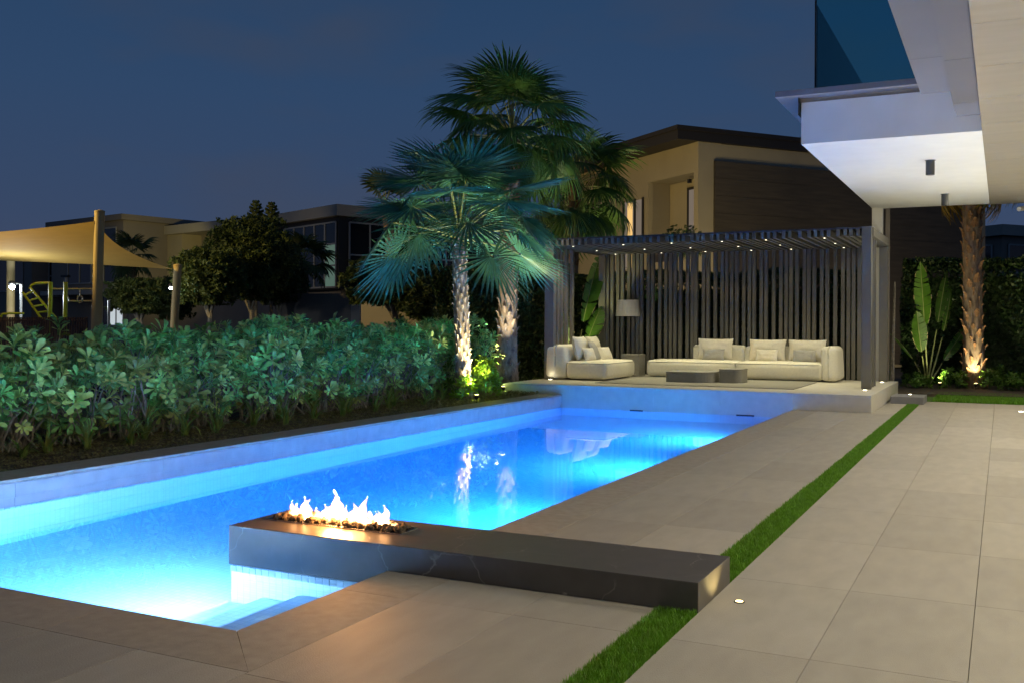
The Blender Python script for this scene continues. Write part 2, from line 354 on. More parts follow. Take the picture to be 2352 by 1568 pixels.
struct(MB().box(PX0-.02, PX1, PY0-.3, PY0, FZ, -.034).build('pool_near_wall', 'mosaic'))
fw = struct(MB().box(PX0-.43, PX1+.001, PY1+.004, PY1+.3, FZ, -.166).build('pool_far_wall', 'mosaic'))
for i, (x1, d) in enumerate(((-3.72, .30), (-4.0, .48), (-4.28, .68))):
    struct(MB().box(x1, PX1-.001 if i == 0 else (-3.721, -4.001)[i-1], PY0+.001, 4.68-.001, FZ+.001, WZ-d).build('pool_step', 'mosaic'))
# water body (its sides are sunk into the walls)
wb = MB().box(PX0-.035, PX1+.06, PY0-.06, PY1+.06, FZ-.03, WZ)
struct(wb.build('pool_water', 'water'))
# skimmer mouths in the far wall
for x0, x1 in ((-5.93, -5.69), (-4.03, -3.73)):
    s_ = thing('skimmer_opening', 'dark slot in the pool far wall under the lounge platform, ' + ('nearer the hedge side' if x0 < -5 else 'nearer the terrace side'), 'skimmer', ((x0+x1)/2, PY1, -.11), group='skimmer openings')
    MB().box(x0, x1, PY1-.012, PY1+.002, -.165, -.155).build('frame', 'chrome', s_); MB().box(x0, x1, PY1-.008, PY1+.002, -.154, -.115).build('mouth', 'black', s_)
# underwater lamps in the house-side wall
for y, nm in ((14.2, 'farthest, by the lounge platform'), (11.25, 'third from the fire bench'), (8.1, 'second, beyond the fire bench')):
    t_ = thing('pool_lamp', 'round underwater lamp in the terrace-side pool wall, ' + nm, 'pool lamp', (PX1, y, -.55), group='underwater pool lamps')
    z = -.62
    ring = MB(); ring.add([(PX1-.02-(.008 if q else 0), y+r_*math.cos(a*PI/8), z+r_*math.sin(a*PI/8)) for q, r_ in ((0, .12), (1, .11), (1, .085), (0, .08)) for a in range(16)],
                          [(i*16+a, i*16+(a+1) % 16, (i+1)*16+(a+1) % 16, (i+1)*16+a) for i in range(3) for a in range(16)]); ring.build('rim', 'chrome', t_)
    MB().add([(PX1-.021, y+.085*math.cos(a*PI/8), z+.085*math.sin(a*PI/8)) for a in range(16)], [tuple(range(16))]).build('lens', 'whitepost', t_)
    light('AREA', 'lamp_light', (PX1-.06, y, z), POOL_W, POOL_C, t_, .26, aim=(PX1-1, y, z-.10), spread=140)

t_ = thing('pool_lamp', 'round underwater lamp in the near pool wall beside the steps', 'pool lamp', (-4.7, PY0, -.36), group='underwater pool lamps')
ring = MB(); ring.add([(-4.7+r_*math.cos(a*PI/8), PY0+.006+(.008 if q else 0), -.36+r_*math.sin(a*PI/8)) for q, r_ in ((0, .12), (1, .11), (1, .085), (0, .08)) for a in range(16)],
                      [(i*16+a, i*16+(a+1) % 16, (i+1)*16+(a+1) % 16, (i+1)*16+a) for i in range(3) for a in range(16)]); ring.build('rim', 'chrome', t_)
MB().add([(-4.7+.085*math.cos(a*PI/8), PY0+.007, -.36+.085*math.sin(a*PI/8)) for a in range(16)], [tuple(range(16))]).build('lens', 'whitepost', t_)
light('AREA', 'lamp_light', (-4.7, PY0+.05, -.36), POOL_W*.6, (.56, .76, 1.0), t_, .26, aim=(-4.9, PY0+1, -.52))
t_ = thing('pool_lamp', 'round underwater lamp in the end of the pier under the fire bench', 'pool lamp', (-4.25, 5.0, -.62), group='underwater pool lamps')
ring = MB(); ring.add([(-4.256-(.008 if q else 0), 5+r_*math.cos(a*PI/8), -.62+r_*math.sin(a*PI/8)) for q, r_ in ((0, .12), (1, .11), (1, .085), (0, .08)) for a in range(16)],
                      [(i*16+a, i*16+(a+1) % 16, (i+1)*16+(a+1) % 16, (i+1)*16+a) for i in range(3) for a in range(16)]); ring.build('rim', 'chrome', t_)
MB().add([(-4.257, 5+.085*math.cos(a*PI/8), -.62+.085*math.sin(a*PI/8)) for a in range(16)], [tuple(range(16))]).build('lens', 'whitepost', t_)
light('AREA', 'lamp_light', (-4.30, 4.97, -.62), POOL_W*.7, (.56, .76, 1.0), t_, .26, aim=(-5.3, 4.6, -.75), spread=150)
# deck
deck = struct(MB().box(PX1+.001, gx1, -4, 19.8, -.3, -.032).build('pool_deck', 'joint'))
struct(MB().box(-9.5, PX1+.001, -4, PY0-.31, -.3, -.032).build('pool_deck_base', 'joint'))
J = .0013
def tile(x0, x1, y0, y1, name='paving_tile', m='tile'):
    MB().box(x0+J, x1-J, y0+J, y1-J, -.032, 0).build(name, m, deck, bevel=.0018)
rows = [4.25+1.2*k for k in range(-5, 14)]
cols_r = [SX1] + [-.715+.6*k for k in range(0, 6)]
for a, b in zip(rows, rows[1:]):
    y0, y1 = a, min(b, 19.8)
    if y0 >= 19.8: continue
    for x0, x1 in zip(cols_r, cols_r[1:]): tile(x0, x1, y0, y1)
    if y0 < PY1:
        for x0, x1 in ((-2.10, SX0), (-2.69, -2.10)): tile(x0, x1, y0, min(y1, PY1-.004))
    else:
        tile(-1.86, SX0, y0, y1)
tile(-1.86, SX0, PY1-.004, 16.25+1.2)
# coping along the pool, mitred at the near corner
cy = [3.46, 4.25] + [4.25+1.2*k for k in range(1, 12)]
for a, b in zip(cy, cy[1:]):
    y1 = min(b, PY1-.003)
    if a >= PY1: break
    if a == 3.46:
        q = MB().add([(x, y, z) for z in (-.032, 0) for x, y in ((PX1+.0, 3.46), (-2.69-J, 3.07+J), (-2.69-J, 4.25-J), (PX1, 4.25-J))], [(3, 2, 1, 0), (4, 5, 6, 7), (0, 1, 5, 4), (1, 2, 6, 5), (2, 3, 7, 6), (3, 0, 4, 7)])
        q.build('coping_stone', 'coping', deck, bevel=.0018)
    else: MB().box(PX1, -2.69-J, a+J, y1-J, -.032, 0).build('coping_stone', 'coping', deck, bevel=.0018)
cx = [-2.69, -3.90, -5.1, -6.3, -7.25]
for a, b in zip(cx, cx[1:]):
    x0 = b; xa = PX1 if a == -2.69 else a
    q = MB().add([(x, y, z) for z in (-.032, 0) for x, y in ((x0+J, 3.07+J), ((a if a == -2.69 else a-J), 3.07+J*.5), ((xa-.003 if a == -2.69 else a-J), 3.46), (x0+J, 3.46))], [(3, 2, 1, 0), (4, 5, 6, 7), (0, 1, 5, 4), (1, 2, 6, 5), (2, 3, 7, 6), (3, 0, 4, 7)])
    q.build('coping_stone', 'coping', deck, bevel=.0018)
for k in range(9):
    for a, b in zip(rows, rows[1:]):
        if b < 3.1: tile(-2.69-.6*(k+1), -2.69-.6*k, a, 3.07 if b > 3 else b)

# turf strip
def blades(name, regions, n, hgt, wid, m, kind='stuff', z=0.0, parent=None):
    b = MB(); tot = sum((x1-x0)*(y1-y0) for x0, x1, y0, y1 in regions)
    for x0, x1, y0, y1 in regions:
        for _ in range(int(n*(x1-x0)*(y1-y0)/tot)):
            x, y = random.uniform(x0, x1), random.uniform(y0, y1); a = random.uniform(0, 2*PI); h = hgt*random.uniform(.55, 1.15); l_ = h*random.uniform(.05, .6); ww = wid*random.uniform(.7, 1.2)
            ca, sa = math.cos(a), math.sin(a)
            b.add([(x-sa*ww/2, y+ca*ww/2, z), (x+sa*ww/2, y-ca*ww/2, z), (x+ca*l_*.4+sa*ww/3, y+sa*l_*.4-ca*ww/3, z+h*.6), (x+ca*l_*.4-sa*ww/3, y+sa*l_*.4+ca*ww/3, z+h*.6), (x+ca*l_, y+sa*l_, z+h)], [(0, 1, 2, 3), (3, 2, 4)])
    o = b.build(name, m, parent); o['kind'] = kind; return o
struct(MB().box(SX0, SX1, 1.5, 18.95, -.031, -.012).build('turf_bed', 'grassbase'))
tag(blades('strip_grass', [(SX0-.003, SX1+.003, 2.6, 4.67)], 17000, .036, .0042, 'grass', z=-.012), 'bright green turf strip between paving tiles, short piece before the dark bench', 'grass')
tag(blades('strip_grass', [(SX0-.003, SX1+.003, 5.32, 9)]*2+[(SX0+.003, SX1-.003, 9, 18.9)], 42000, .036, .0050, 'grass', z=-.012), 'long bright green turf strip between paving tiles beyond the dark bench', 'grass')

# lounge platform
plat = struct(MB().box(-8.46, -1.89, PY1+.31, 21.25, -.05, .246).build('lounge_platform', 'joint'))
px = [-8.46, -7.9, -6.7, -5.5, -4.3, -3.1, -1.87]; py = [PY1+.002, 17.9, 19.1, 20.3, 21.3]
for a, b in zip(px, px[1:]):
    for c, d in zip(py, py[1:]): MB().box(a+J, b-J, c+(0 if c < 17 else J), d-J, .248, .28).build('platform_tile', 'plat', plat, bevel=.002)
    MB().box(a+.001, b-(.02 if b > -2 else .001), PY1+.004, PY1+.30, -.003 if b > -3.0 else -.164, .246).build('riser_slab', 'plat', plat)
for c, d in zip([PY1+.004, 18.5, 19.9], [18.5, 19.9, 21.25]): MB().box(-1.889, -1.873, c+.001, d-.001, -.02, .246).build('riser_slab', 'plat', plat)

# planting beds
struct(MB().box(-14, PX0-.431, -2, PY1+.005, -.06, .085).build('planting_bed', 'soil'))
struct(MB().box(-14, -8.461, PY1+.006, 23.2, -.06, .10).build('planting_bed_far', 'soil'))
struct(MB().box(-9.1, 6, 21.35, 30, -.055, .05).build('garden_bed', 'soil'))
struct(MB().box(-1.86, 6, 19.81, 21.34, -.055, -.005).build('lawn_bed', 'grassbase'))
tag(blades('lawn_grass', [(-1.15, 2.4, 19.84, 22.2)], 30000, .06, .010, 'grass', z=.0), 'clipped lawn edge in front of the palm beside the terrace', 'grass')

# ================================================================== FIRE BENCH
BX0, BX1, BY0, BY1, BZ = -4.26, -1.31, 4.68, 5.30, .148
fb = thing('fire_bench', 'long low dark marble bench with a gas fire, reaching out over the pool', 'fire bench', (-2.8, 5.0, 0))
bp_ = [(BX0, -.09), (PX1-.001, -.09), (PX1-.001, .001), (BX1, .001), (BX1, BZ), (BX0, BZ)]
MB().add([(x, y, z) for y in (BY0, BY1) for x, z in bp_], [(0, 1, 2, 3, 4, 5), (11, 10, 9, 8, 7, 6)]+[(k, k+6, (k+1) % 6+6, (k+1) % 6) for k in range(6)]).build('marble_slab', 'marble', fb, bevel=.003)
MB().box(BX0+.012, PX1-.002, BY0+.012, BY1-.012, FZ+.002, -.092).build('pier', 'mosaic', fb)
bt = MB().box(-.0235, .0235, -.008, 0, -.0235, .0235).mesh('waterline_tile', 'band')
x = BX0+.035
while x < PX1-.03: link('waterline_tile', bt, fb, Matrix.Translation((x+2.8, BY0+.010-5.0, -.118))); x += .05
TX0, TX1, TY0, TY1 = -4.17, -3.17, 4.92, 5.13
fr = MB(); fr.box(TX0, TX1, TY0, TY0+.012, BZ+.001, BZ+.007); fr.box(TX0, TX1, TY1-.012, TY1, BZ+.001, BZ+.007); fr.box(TX0, TX0+.012, TY0+.0121, TY1-.0121, BZ+.001, BZ+.007); fr.box(TX1-.012, TX1, TY0+.0121, TY1-.0121, BZ+.001, BZ+.007)
fr.build('burner_frame', 'chrome', fb); MB().box(TX0+.0125, TX1-.0125, TY0+.0125, TY1-.0125, BZ+.0005, BZ+.003).build('burner_tray', 'black', fb)
rocks = []
for i in range(5):
    bm = bmesh.new(); bmesh.ops.create_icosphere(bm, subdivisions=2, radius=.02)
    for v in bm.verts: v.co *= 1+.5*mnoise.noise(v.co*55+Vector((i*7, 0, 0)))
    me = bpy.data.meshes.new('lava_rock'); bm.to_mesh(me); bm.free(); me.materials.append(M['rock']); rocks.append(me)
for i in range(190):
    x, y = random.uniform(TX0+.03, TX1-.03), random.uniform(TY0+.025, TY1-.025); s_ = random.uniform(.5, 1.25)
    link('lava_rock', rocks[i % 5], fb, Matrix.Translation((x+2.8, y-5, BZ+.006+random.uniform(0, .022))) @ Euler((random.random()*6, random.random()*6, 0)).to_matrix().to_4x4() @ Matrix.Scale(s_, 4))
def flame(x, y, h, r, lean, seed):
    nr, ns = 12, 10; vs = []; hs = []
    for i in range(nr+1):
        t = i/nr; rr = r*(math.sin(PI*min(1, .18+t*.82))**.8)*(1-t**2.2*.55)+.0006
        ox = lean*t*t*h + r*.9*mnoise.noise(Vector((seed, t*2.6, 0)))*t*1.6; oy = r*.7*mnoise.noise(Vector((seed+9, t*2.6, 3)))*t
        for k in range(ns):
            a = 2*PI*k/ns; q = 1+.55*mnoise.noise(Vector((math.cos(a)*1.5+seed, math.sin(a)*1.5, t*3.5)))
            vs.append((x+ox+rr*q*math.cos(a), y+oy+rr*q*.7*math.sin(a), BZ+.008+t*h*(1+.10*mnoise.noise(Vector((a, seed, 1)))*(1 if t > .5 else 0)))); hs.append(t)
    b = MB(); b.add(vs, [(i*ns+k, i*ns+(k+1) % ns, (i+1)*ns+(k+1) % ns, (i+1)*ns+k) for i in range(nr) for k in range(ns)])
    o = b.build('flame', 'flame', fb, smooth=True)
    at = o.data.attributes.new('h', 'FLOAT', 'POINT'); at.data.foreach_set('value', hs)
prof = [(-4.04, .10), (-4.01, .13), (-3.97, .155), (-3.945, .16), (-3.90, .12), (-3.86, .09), (-3.82, .10), (-3.79, .125), (-3.76, .09), (-3.735, .15), (-3.71, .20), (-3.685, .235), (-3.665, .19), (-3.645, .13),
        (-3.585, .12), (-3.56, .17), (-3.54, .20), (-3.515, .15), (-3.49, .17), (-3.46, .11), (-3.42, .10), (-3.39, .07), (-3.375, .13), (-3.35, .165), (-3.33, .12), (-3.31, .06), (-3.28, .045)]
for i, (x, h) in enumerate(prof):
    flame(x, random.uniform(4.985, 5.06), h*.84, .022+.06*h, random.uniform(-.12, .25), i*3.7)
    if i % 2: flame(x+.015, random.uniform(4.99, 5.05), h*.55, .024, random.uniform(-.2, .2), i*3.7+50)

light('POINT', 'fire_glow', (-3.68, 5.0, BZ+.13), 50, (1, .42, .11), fb, .10)
# ================================================================== small ground lights
def ground_light(x, y, z, label, m='led', e=0, col=(1, .82, .5), aim=None, spot=60, r=.024, group='lights set flush in the ground', size=.03):
    t_ = thing('ground_light', label, 'ground light', (x, y, z), group=group)
    MB().lathe([(r*1.45, .0005), (r*1.45, .004), (r*1.05, .005)], 16, (x, y, z)).build('trim_ring', 'dl', t_)
    MB().lathe([(r, .0052), (r*.9, .0065)], 16, (x, y, z)).build('lens', m, t_)
    if e: light('SPOT', 'uplight', (x, y, z+.02), e, col, t_, size, spot, .6, aim or (x, y, z+3))
ground_light(-1.18, 4.97, 0, 'glowing round light flush in the paving beside the end of the fire bench', 'ledy', 9, (1, .78, .30), (-1.36, 4.97, .25), 110, r=.019)
ground_light(-2.12, 18.0, .28, 'small light in the platform at the foot of the front terrace-side pergola post', 'led', 1.2, (1, .85, .62), (-2.15, 18.4, 1.6), 70, .035)
ground_light(-2.12, 20.72, .28, 'small light in the platform at the foot of the rear terrace-side pergola post', 'led', 1.2, (1, .85, .62), (-2.15, 21.1, 1.6), 70, .035)
ground_light(-8.16, 18.2, .28, 'small light in the platform beside the armchair and front pergola post', 'led', .8, (1, .85, .62), (-8.2, 18.6, 1.6), 70, .035)
for y, e, n_ in ((18.2, 420, 'farthest one, near the lawn'), (14.2, 420, 'third one'), (10.6, 340, 'second one'), (7.2, 160, 'nearest one')):
    ground_light(.34 if y < 18 else .28, y, 0, 'bright uplight in the paving under the roof overhang, ' + n_, 'led', e, (1, .93, .70), (-.25, y, 3.8), 105, .04, 'uplights under the roof overhang', .06)

# step at the end of the turf strip
st = thing('stone_step', 'grey stone step block at the far end of the turf strip', 'step', (-1.5, 19.3, 0))
MB().box(-1.80, -1.24, 18.97, 19.78, .001, .13).build('block', 'cap', st, bevel=.006)
ground_light(-1.52, 19.6, .131, 'small light set in the top of the grey step block', 'led', 0, r=.03)

# ================================================================== PERGOLA
pg = thing('pergola', 'charcoal slatted pergola with flat roof standing on the platform beyond the pool', 'pergola', (-5.2, 19.7, .28))
GZ0, GZ1 = 2.975, 3.095
for x0, x1, y0, y1, zt in ((-2.22, -2.06, 18.30, 18.44, 3.13), (-2.22, -2.06, 21.04, 21.18, 3.13), (-8.34, -8.14, 18.30, 18.44, 2.984), (-8.27, -8.11, 21.12, 21.26, 2.984)):
    MB().box(x0, x1, y0, y1, .281, zt).build('post', 'steel', pg, bevel=.003)
sl = MB().box(-.036, .036, -.045, .045, 0, GZ0-.284).mesh('screen_slat', 'steel')
for x in [-8.07, -7.96, -7.82, -7.71, -7.56, -7.45, -7.35, -7.26, -7.1, -7.0, -6.83, -6.69, -6.58, -6.48, -6.36, -6.2, -6.09, -6.01, -5.84, -5.74, -5.58, -5.43, -5.33, -5.22, -5.11, -4.96, -4.84, -4.74, -4.59, -4.49, -4.33, -4.18, -4.07, -3.97, -3.85, -3.7, -3.61, -3.5, -3.35, -3.24, -3.08, -2.93, -2.82, -2.72, -2.61, -2.44, -2.33]:
    link('screen_slat', sl, pg, Matrix.Translation((x+5.2, 21.2-19.7, .002)))
ss = MB().box(-.03, .03, -.05, .05, 0, GZ0-.284).mesh('side_slat', 'steel')
for x, ys in ((-8.21, (18.64, 18.85, 19.12, 19.42)), (-2.13, (18.62, 18.84, 19.1, 19.4))):
    for y in ys: link('side_slat', ss, pg, Matrix.Translation((x+5.2, y-19.7, .002)))
rs = MB().box(-.030, .030, 18.30-19.7, 21.30-19.7, GZ0-.28, GZ1-.28).mesh('roof_slat', 'steel')
RX = [-8.34, -8.2, -8.07, -7.95, -7.84, -7.73, -7.57, -7.45, -7.28, -7.11, -7.0, -6.88, -6.76, -6.61, -6.5, -6.39, -6.23, -6.1, -5.94, -5.77, -5.67, -5.55, -5.45, -5.28, -5.17, -5.06, -4.9, -4.78, -4.61, -4.45, -4.34, -4.23, -4.11, -3.95, -3.84, -3.73, -3.57, -3.46, -3.28, -3.12, -3.01, -2.9, -2.78, -2.62, -2.5, -2.4, -2.28]
for x in RX: link('roof_slat', rs, pg, Matrix.Translation((x+5.2, 0, 0)))
MB().box(-8.42, -2.223, 18.32, 21.30, GZ1+.001, GZ1+.03).build('roof_panel', 'roofsheet', pg)
MB().box(-2.222, -2.04, 18.45, 21.03, GZ0, GZ1+.03).build('edge_beam', 'steel', pg)
led = MB().lathe([(.018, -.004), (.018, 0)], 12).mesh('roof_light', 'ledroof')
for i, xx in enumerate((-7.84, -6.76, -5.77, -4.78, -3.95, -2.9)):
    for j, y in enumerate((18.6, 19.9, 21.05)):
        link('roof_light', led, pg, Matrix.Translation((xx+5.2, y-19.7, GZ0-.28-.001)))
        light('SPOT', 'roof_spot', (xx, y, GZ0-.02), (66, 60, 9)[j], (1, .90, .55), pg, .03, (100, 100, 50)[j], 1.0, (xx, y-(0, 0, .25)[j], 0))

# ================================================================== LOUNGE FURNITURE
FL = .28
rug = thing('rug', 'grey striped outdoor rug under the coffee tables on the platform', 'rug', (-5, 19, FL))
MB().box(-6.95, -3.24, 17.58, 20.35, FL+.001, FL+.012).build('weave', 'rug', rug)
def at_box(b, c):
    b.v = [(x+c[0], y+c[1], z+c[2]) for x, y, z in b.v]; return b
def seat_block(root, x0, x1, y0, y1, z0, z1, name='seat', m='sofa', r=.09, puff=(.02, .02, .018), seed=0):
    b = soft_box((x1-x0)/2, (y1-y0)/2, (z1-z0)/2, r, puff, seed); at_box(b, ((x0+x1)/2, (y0+y1)/2, (z0+z1)/2))
    o = b.build(name, m, root, smooth=True)
    return o
def piping(root, x0, x1, y0, y1, z, r=.07):
    pts = []
    for cx_, cy_, a0 in ((x1-r, y1-r, 0), (x0+r, y1-r, 90), (x0+r, y0+r, 180), (x1-r, y0+r, 270)):
        for k in range(5): a = R(a0+k*22.5); pts.append((cx_+r*math.cos(a), cy_+r*math.sin(a), z))
    pts.append(pts[0]); MB().tube(pts, .006, 6, False).build('piping', 'pipe', root, smooth=True)
def taper(b, zc0, zc1, fx, fy=0, x_ref=None):
    return b
# armchair / open end unit facing right
ac = thing('lounge_chair', 'wide off-white lounge chair with its back to the hedge-side pergola post', 'lounge chair', (-7.7, 19.2, FL))
seat_block(ac, -7.86, -6.99, 18.28, 20.02, FL+.025, FL+.375)
b = soft_box(.245, .87, .335, .10, (.02, .02, .01)); b.v = [(x-(.07*(z+.335)/.67 if x > 0 else -.03*(z+.335)/.67), y, z) for x, y, z in b.v]
at_box(b, (-8.09, 19.15, FL+.36)).build('backrest', 'sofa', ac, smooth=True)
piping(ac, -7.86, -6.995, 18.285, 20.015, FL+.335)
MB().box(-8.25, -7.1, 18.4, 19.9, FL+.013, FL+.024).build('plinth', 'black', ac)
# sofa
so = thing('sofa', 'long off-white sofa of chaise and corner units in front of the slatted screen', 'sofa', (-4.9, 20.6, FL))
seat_block(so, -6.78, -4.89, 20.10, 21.05, FL+.025, FL+.37, 'chaise_seat')
seat_block(so, -4.885, -3.16, 20.10, 21.05, FL+.025, FL+.37, 'seat')
piping(so, -6.775, -4.895, 20.105, 21.04, FL+.332); piping(so, -4.88, -3.20, 20.105, 21.04, FL+.332)
def back_unit(x0, x1, z1):
    b = soft_box((x1-x0)/2, .125, (z1-FL-.03)/2, .07, (.01, .015, .008)); at_box(b, ((x0+x1)/2, 20.99, (FL+.03+z1)/2)).build('backrest', 'sofa', so, smooth=True)
back_unit(-5.99, -4.88, .965); back_unit(-4.87, -3.16, .95)
b = soft_box(.175, .50, .335, .09, (.02, .02, .01)); b.v = [(x-.03*(z/.335)*(1 if x < 0 else -.0)+ (.045*(z+.335)/.67 if x < 0 else -.035*(z+.335)/.67), y+(.10*(z+.335)/.67 if y < 0 else 0), z) for x, y, z in b.v]
at_box(b, (-3.045, 20.58, FL+.36)).build('armrest', 'sofa', so, smooth=True)
MB().box(-6.65, -3.0, 20.2, 20.95, FL+.013, FL+.024).build('plinth', 'black', so)
def cushion(label, w_, h_, t_, loc, rz, lean, m, seed, cat='cushion', group=None, roll=0):
    b = pillow(w_, h_, t_, seed); o = b.build('cushion', m, None, smooth=True); LOC.pop(o.name, None)
    o.location = loc; o.rotation_euler = Euler((lean, roll, rz)); return tag(o, label, cat, group)
G1, G2 = 'back cushions on the lounge seats', 'scatter pillows on the lounge seats'
zb = FL+.385
cushion('large cream back cushion on the lounge chair, nearer the pool', .62, .50, .24, (-7.74, 18.80, zb+.235), R(90), R(-14), 'cushion', 1, group=G1)
cushion('large cream back cushion on the lounge chair, nearer the slatted screen', .62, .50, .24, (-7.74, 19.48, zb+.235), R(90), R(-14), 'cushion', 2, group=G1)
cushion('small cream pillow at the front of the lounge chair', .38, .28, .13, (-7.50, 18.66, zb+.125), R(78), R(-22), 'cushion', 3, 'pillow', G2)
cushion('tall grey pillow between two cream ones on the lounge chair', .40, .42, .14, (-7.54, 19.02, zb+.185), R(96), R(-24), 'greycush', 4, 'pillow', G2)
cushion('small cream pillow at the rear of the lounge chair', .40, .30, .14, (-7.45, 19.42, zb+.125), R(74), R(-26), 'cushion', 5, 'pillow', G2)
cushion('large cream back cushion on the chaise half of the sofa', .76, .46, .24, (-5.47, 20.76, zb+.215), 0, R(-13), 'cushion', 6, group=G1)
cushion('large cream back cushion in the middle of the sofa', .76, .46, .24, (-4.37, 20.76, zb+.21), 0, R(-13), 'cushion', 7, group=G1)
cushion('large cream back cushion next to the sofa armrest', .76, .46, .24, (-3.57, 20.76, zb+.21), 0, R(-13), 'cushion', 8, group=G1)
cushion('small grey lilac pillow on the chaise half of the sofa', .47, .26, .13, (-5.45, 20.54, zb+.105), R(3), R(-20), 'greycush', 9, 'pillow', G2)
cushion('small cream pillow in the middle of the sofa', .46, .27, .14, (-4.34, 20.54, zb+.105), R(-4), R(-20), 'cushion', 10, 'pillow', G2)
cushion('small grey pillow next to the sofa armrest', .46, .27, .13, (-3.58, 20.54, zb+.105), R(2), R(-20), 'greycush', 11, 'pillow', G2)
# tables
def round_rect(x0, x1, y0, y1, rads, z0, z1, n=10):
    pts = []
    for (cx_, cy_, a0), r in zip(((x1, y1, 0), (x0, y1, 90), (x0, y0, 180), (x1, y0, 270)), rads):
        ox = cx_-r if cx_ == x1 else cx_+r; oy = cy_-r if cy_ == y1 else cy_+r
        for k in range(n+1): a = R(a0+90*k/n); pts.append((ox+r*math.cos(a), oy+r*math.sin(a)))
    m_ = len(pts); b = MB(); e = .006
    b.add([(x, y, z0) for x, y in pts] + [(x, y, z1-e) for x, y in pts] + [((x-(x0+x1)/2)*.985+(x0+x1)/2, (y-(y0+y1)/2)*.985+(y0+y1)/2, z1) for x, y in pts],
          [(j*m_+i, j*m_+(i+1) % m_, (j+1)*m_+(i+1) % m_, (j+1)*m_+i) for j in (0, 1) for i in range(m_)] + [tuple(2*m_+i for i in range(m_)), tuple(range(m_))[::-1]]); return b
def table(label, x0, x1, y0, y1, rads, h):
    t_ = thing('coffee_table' if h < .4 else 'side_table', label, 'table', ((x0+x1)/2, (y0+y1)/2, FL))
    round_rect(x0, x1, y0, y1, rads, FL+.013, FL+h-.03).build('base', 'table', t_)
    round_rect(x0-.004, x1+.004, y0-.004, y1+.004, rads, FL+h-.0295, FL+h).build('tabletop', 'table', t_)
table('low wide grey coffee table with rounded end on the rug', -5.84, -4.93, 18.5, 19.35, (.38, .1, .02, .38), .215)
table('smaller taller grey coffee table beside the low rounded one', -4.86, -4.44, 18.75, 19.3, (.03, .03, .012, .14), .275)
table('grey square side table behind the lounge chair under the floor lamp', -7.38, -6.97, 20.2, 20.62, (.02,)*4, .475)
lamp = thing('floor_lamp', 'unlit floor lamp with a pale drum shade by the slatted screen', 'lamp', (-7.47, 20.86, FL))
MB().lathe([(.15, .001), (.15, .02), (.03, .03)], 24, (-7.47, 20.86, FL)).build('base', 'black', lamp, smooth=False)
MB().tube([(-7.47, 20.86, FL+.03), (-7.47, 20.86, 1.70)], .011, 8).build('stem', 'steel', lamp)
sh = MB(); nn = 32; pr = [(.275, 1.575), (.272, 1.58), (.235, 1.93), (.238, 1.935), (.230, 1.932), (.268, 1.578)]
sh.add([(-7.47+r_*math.cos(2*PI*k/nn), 20.86+r_*math.sin(2*PI*k/nn), z) for r_, z in pr for k in range(nn)], [(i*nn+k, i*nn+(k+1) % nn, ((i+1) % 6)*nn+(k+1) % nn, ((i+1) % 6)*nn+k) for i in range(6) for k in range(nn)])
sh.build('lamp_shade', 'shade', lamp)

# ================================================================== OUR HOUSE
hs = thing('house_overhang', 'white cantilevered balcony and panelled roof overhang of the house above the terrace', 'house', (0, 15, 3.8))
ZS, XL, XR, YF, YB = 3.80, -2.41, -.235, 13.5, 21.65
MB().box(XL, XR, YF, YB, ZS, ZS+.55).build('balcony_soffit', 'white', hs)
MB().box(XL-.30, -.9, YF-.22, YB, ZS+.605, ZS+.68).build('balcony_cap', 'cap', hs)
MB().box(XL-.02, -.24, YF+.02, YB, ZS+.551, ZS+.604).build('balcony_upstand', 'beige2', hs)
gl = MB().box(-2.23, -2.222, YF+.10, YB, ZS+.681, ZS+1.85); gl.build('side_glass', 'tealglass', hs)
MB().box(-2.215, -.45, YF-.0, YF+.008, ZS+.681, ZS+1.98).build('front_glass', 'tealglass', hs)
MB().box(-2.24, -2.217, YF-.012, YF+.02, ZS+.681, ZS+2.05).build('glass_post', 'black', hs)
MB().box(XL-.02, XL-.012, YF-.1, YB, ZS+.37, ZS+.60).build('glass_skirt', 'tealglass', hs)
# overhang ceiling panels
def strip_panels(name, m, x0, x1, y0, y1, z0, z1, step):
    y = y0
    while y < y1-.02:
        ye = min(y+step, y1); MB().box(x0, x1, y+.004, ye-.004, z0, z1).build(name, m, hs); y += step
strip_panels('ceiling_panel', 'panel', XR+.003, 1.55, -1.5, YB+.02, ZS-.012, ZS+.02, 1.45)
strip_panels('ceiling_panel', 'panel', 1.556, 3.4, -1.5, YB+.02, ZS-.012, ZS+.02, 1.45)
strip_panels('fascia_panel', 'fasc', -.52, XR+.0, 4.3, YF-.01, ZS+.20, ZS+.22, 2.1)
MB().box(XR+.003, XR+.03, 4.3, YF-.01, ZS+.021, ZS+.199).build('fascia_return', 'fasc', hs)
strip_panels('fascia_panel', 'fasc', -.92, -.535, 4.3, YF-.24, ZS+.47, ZS+.49, 2.4)
MB().box(-.534, -.51, 4.3, YF-.24, ZS+.221, ZS+.469).build('fascia_return', 'fasc', hs)
MB().box(-.90, 3.4, -1.5, YB, ZS+.69, ZS+.9).build('roof_slab', 'white', hs)
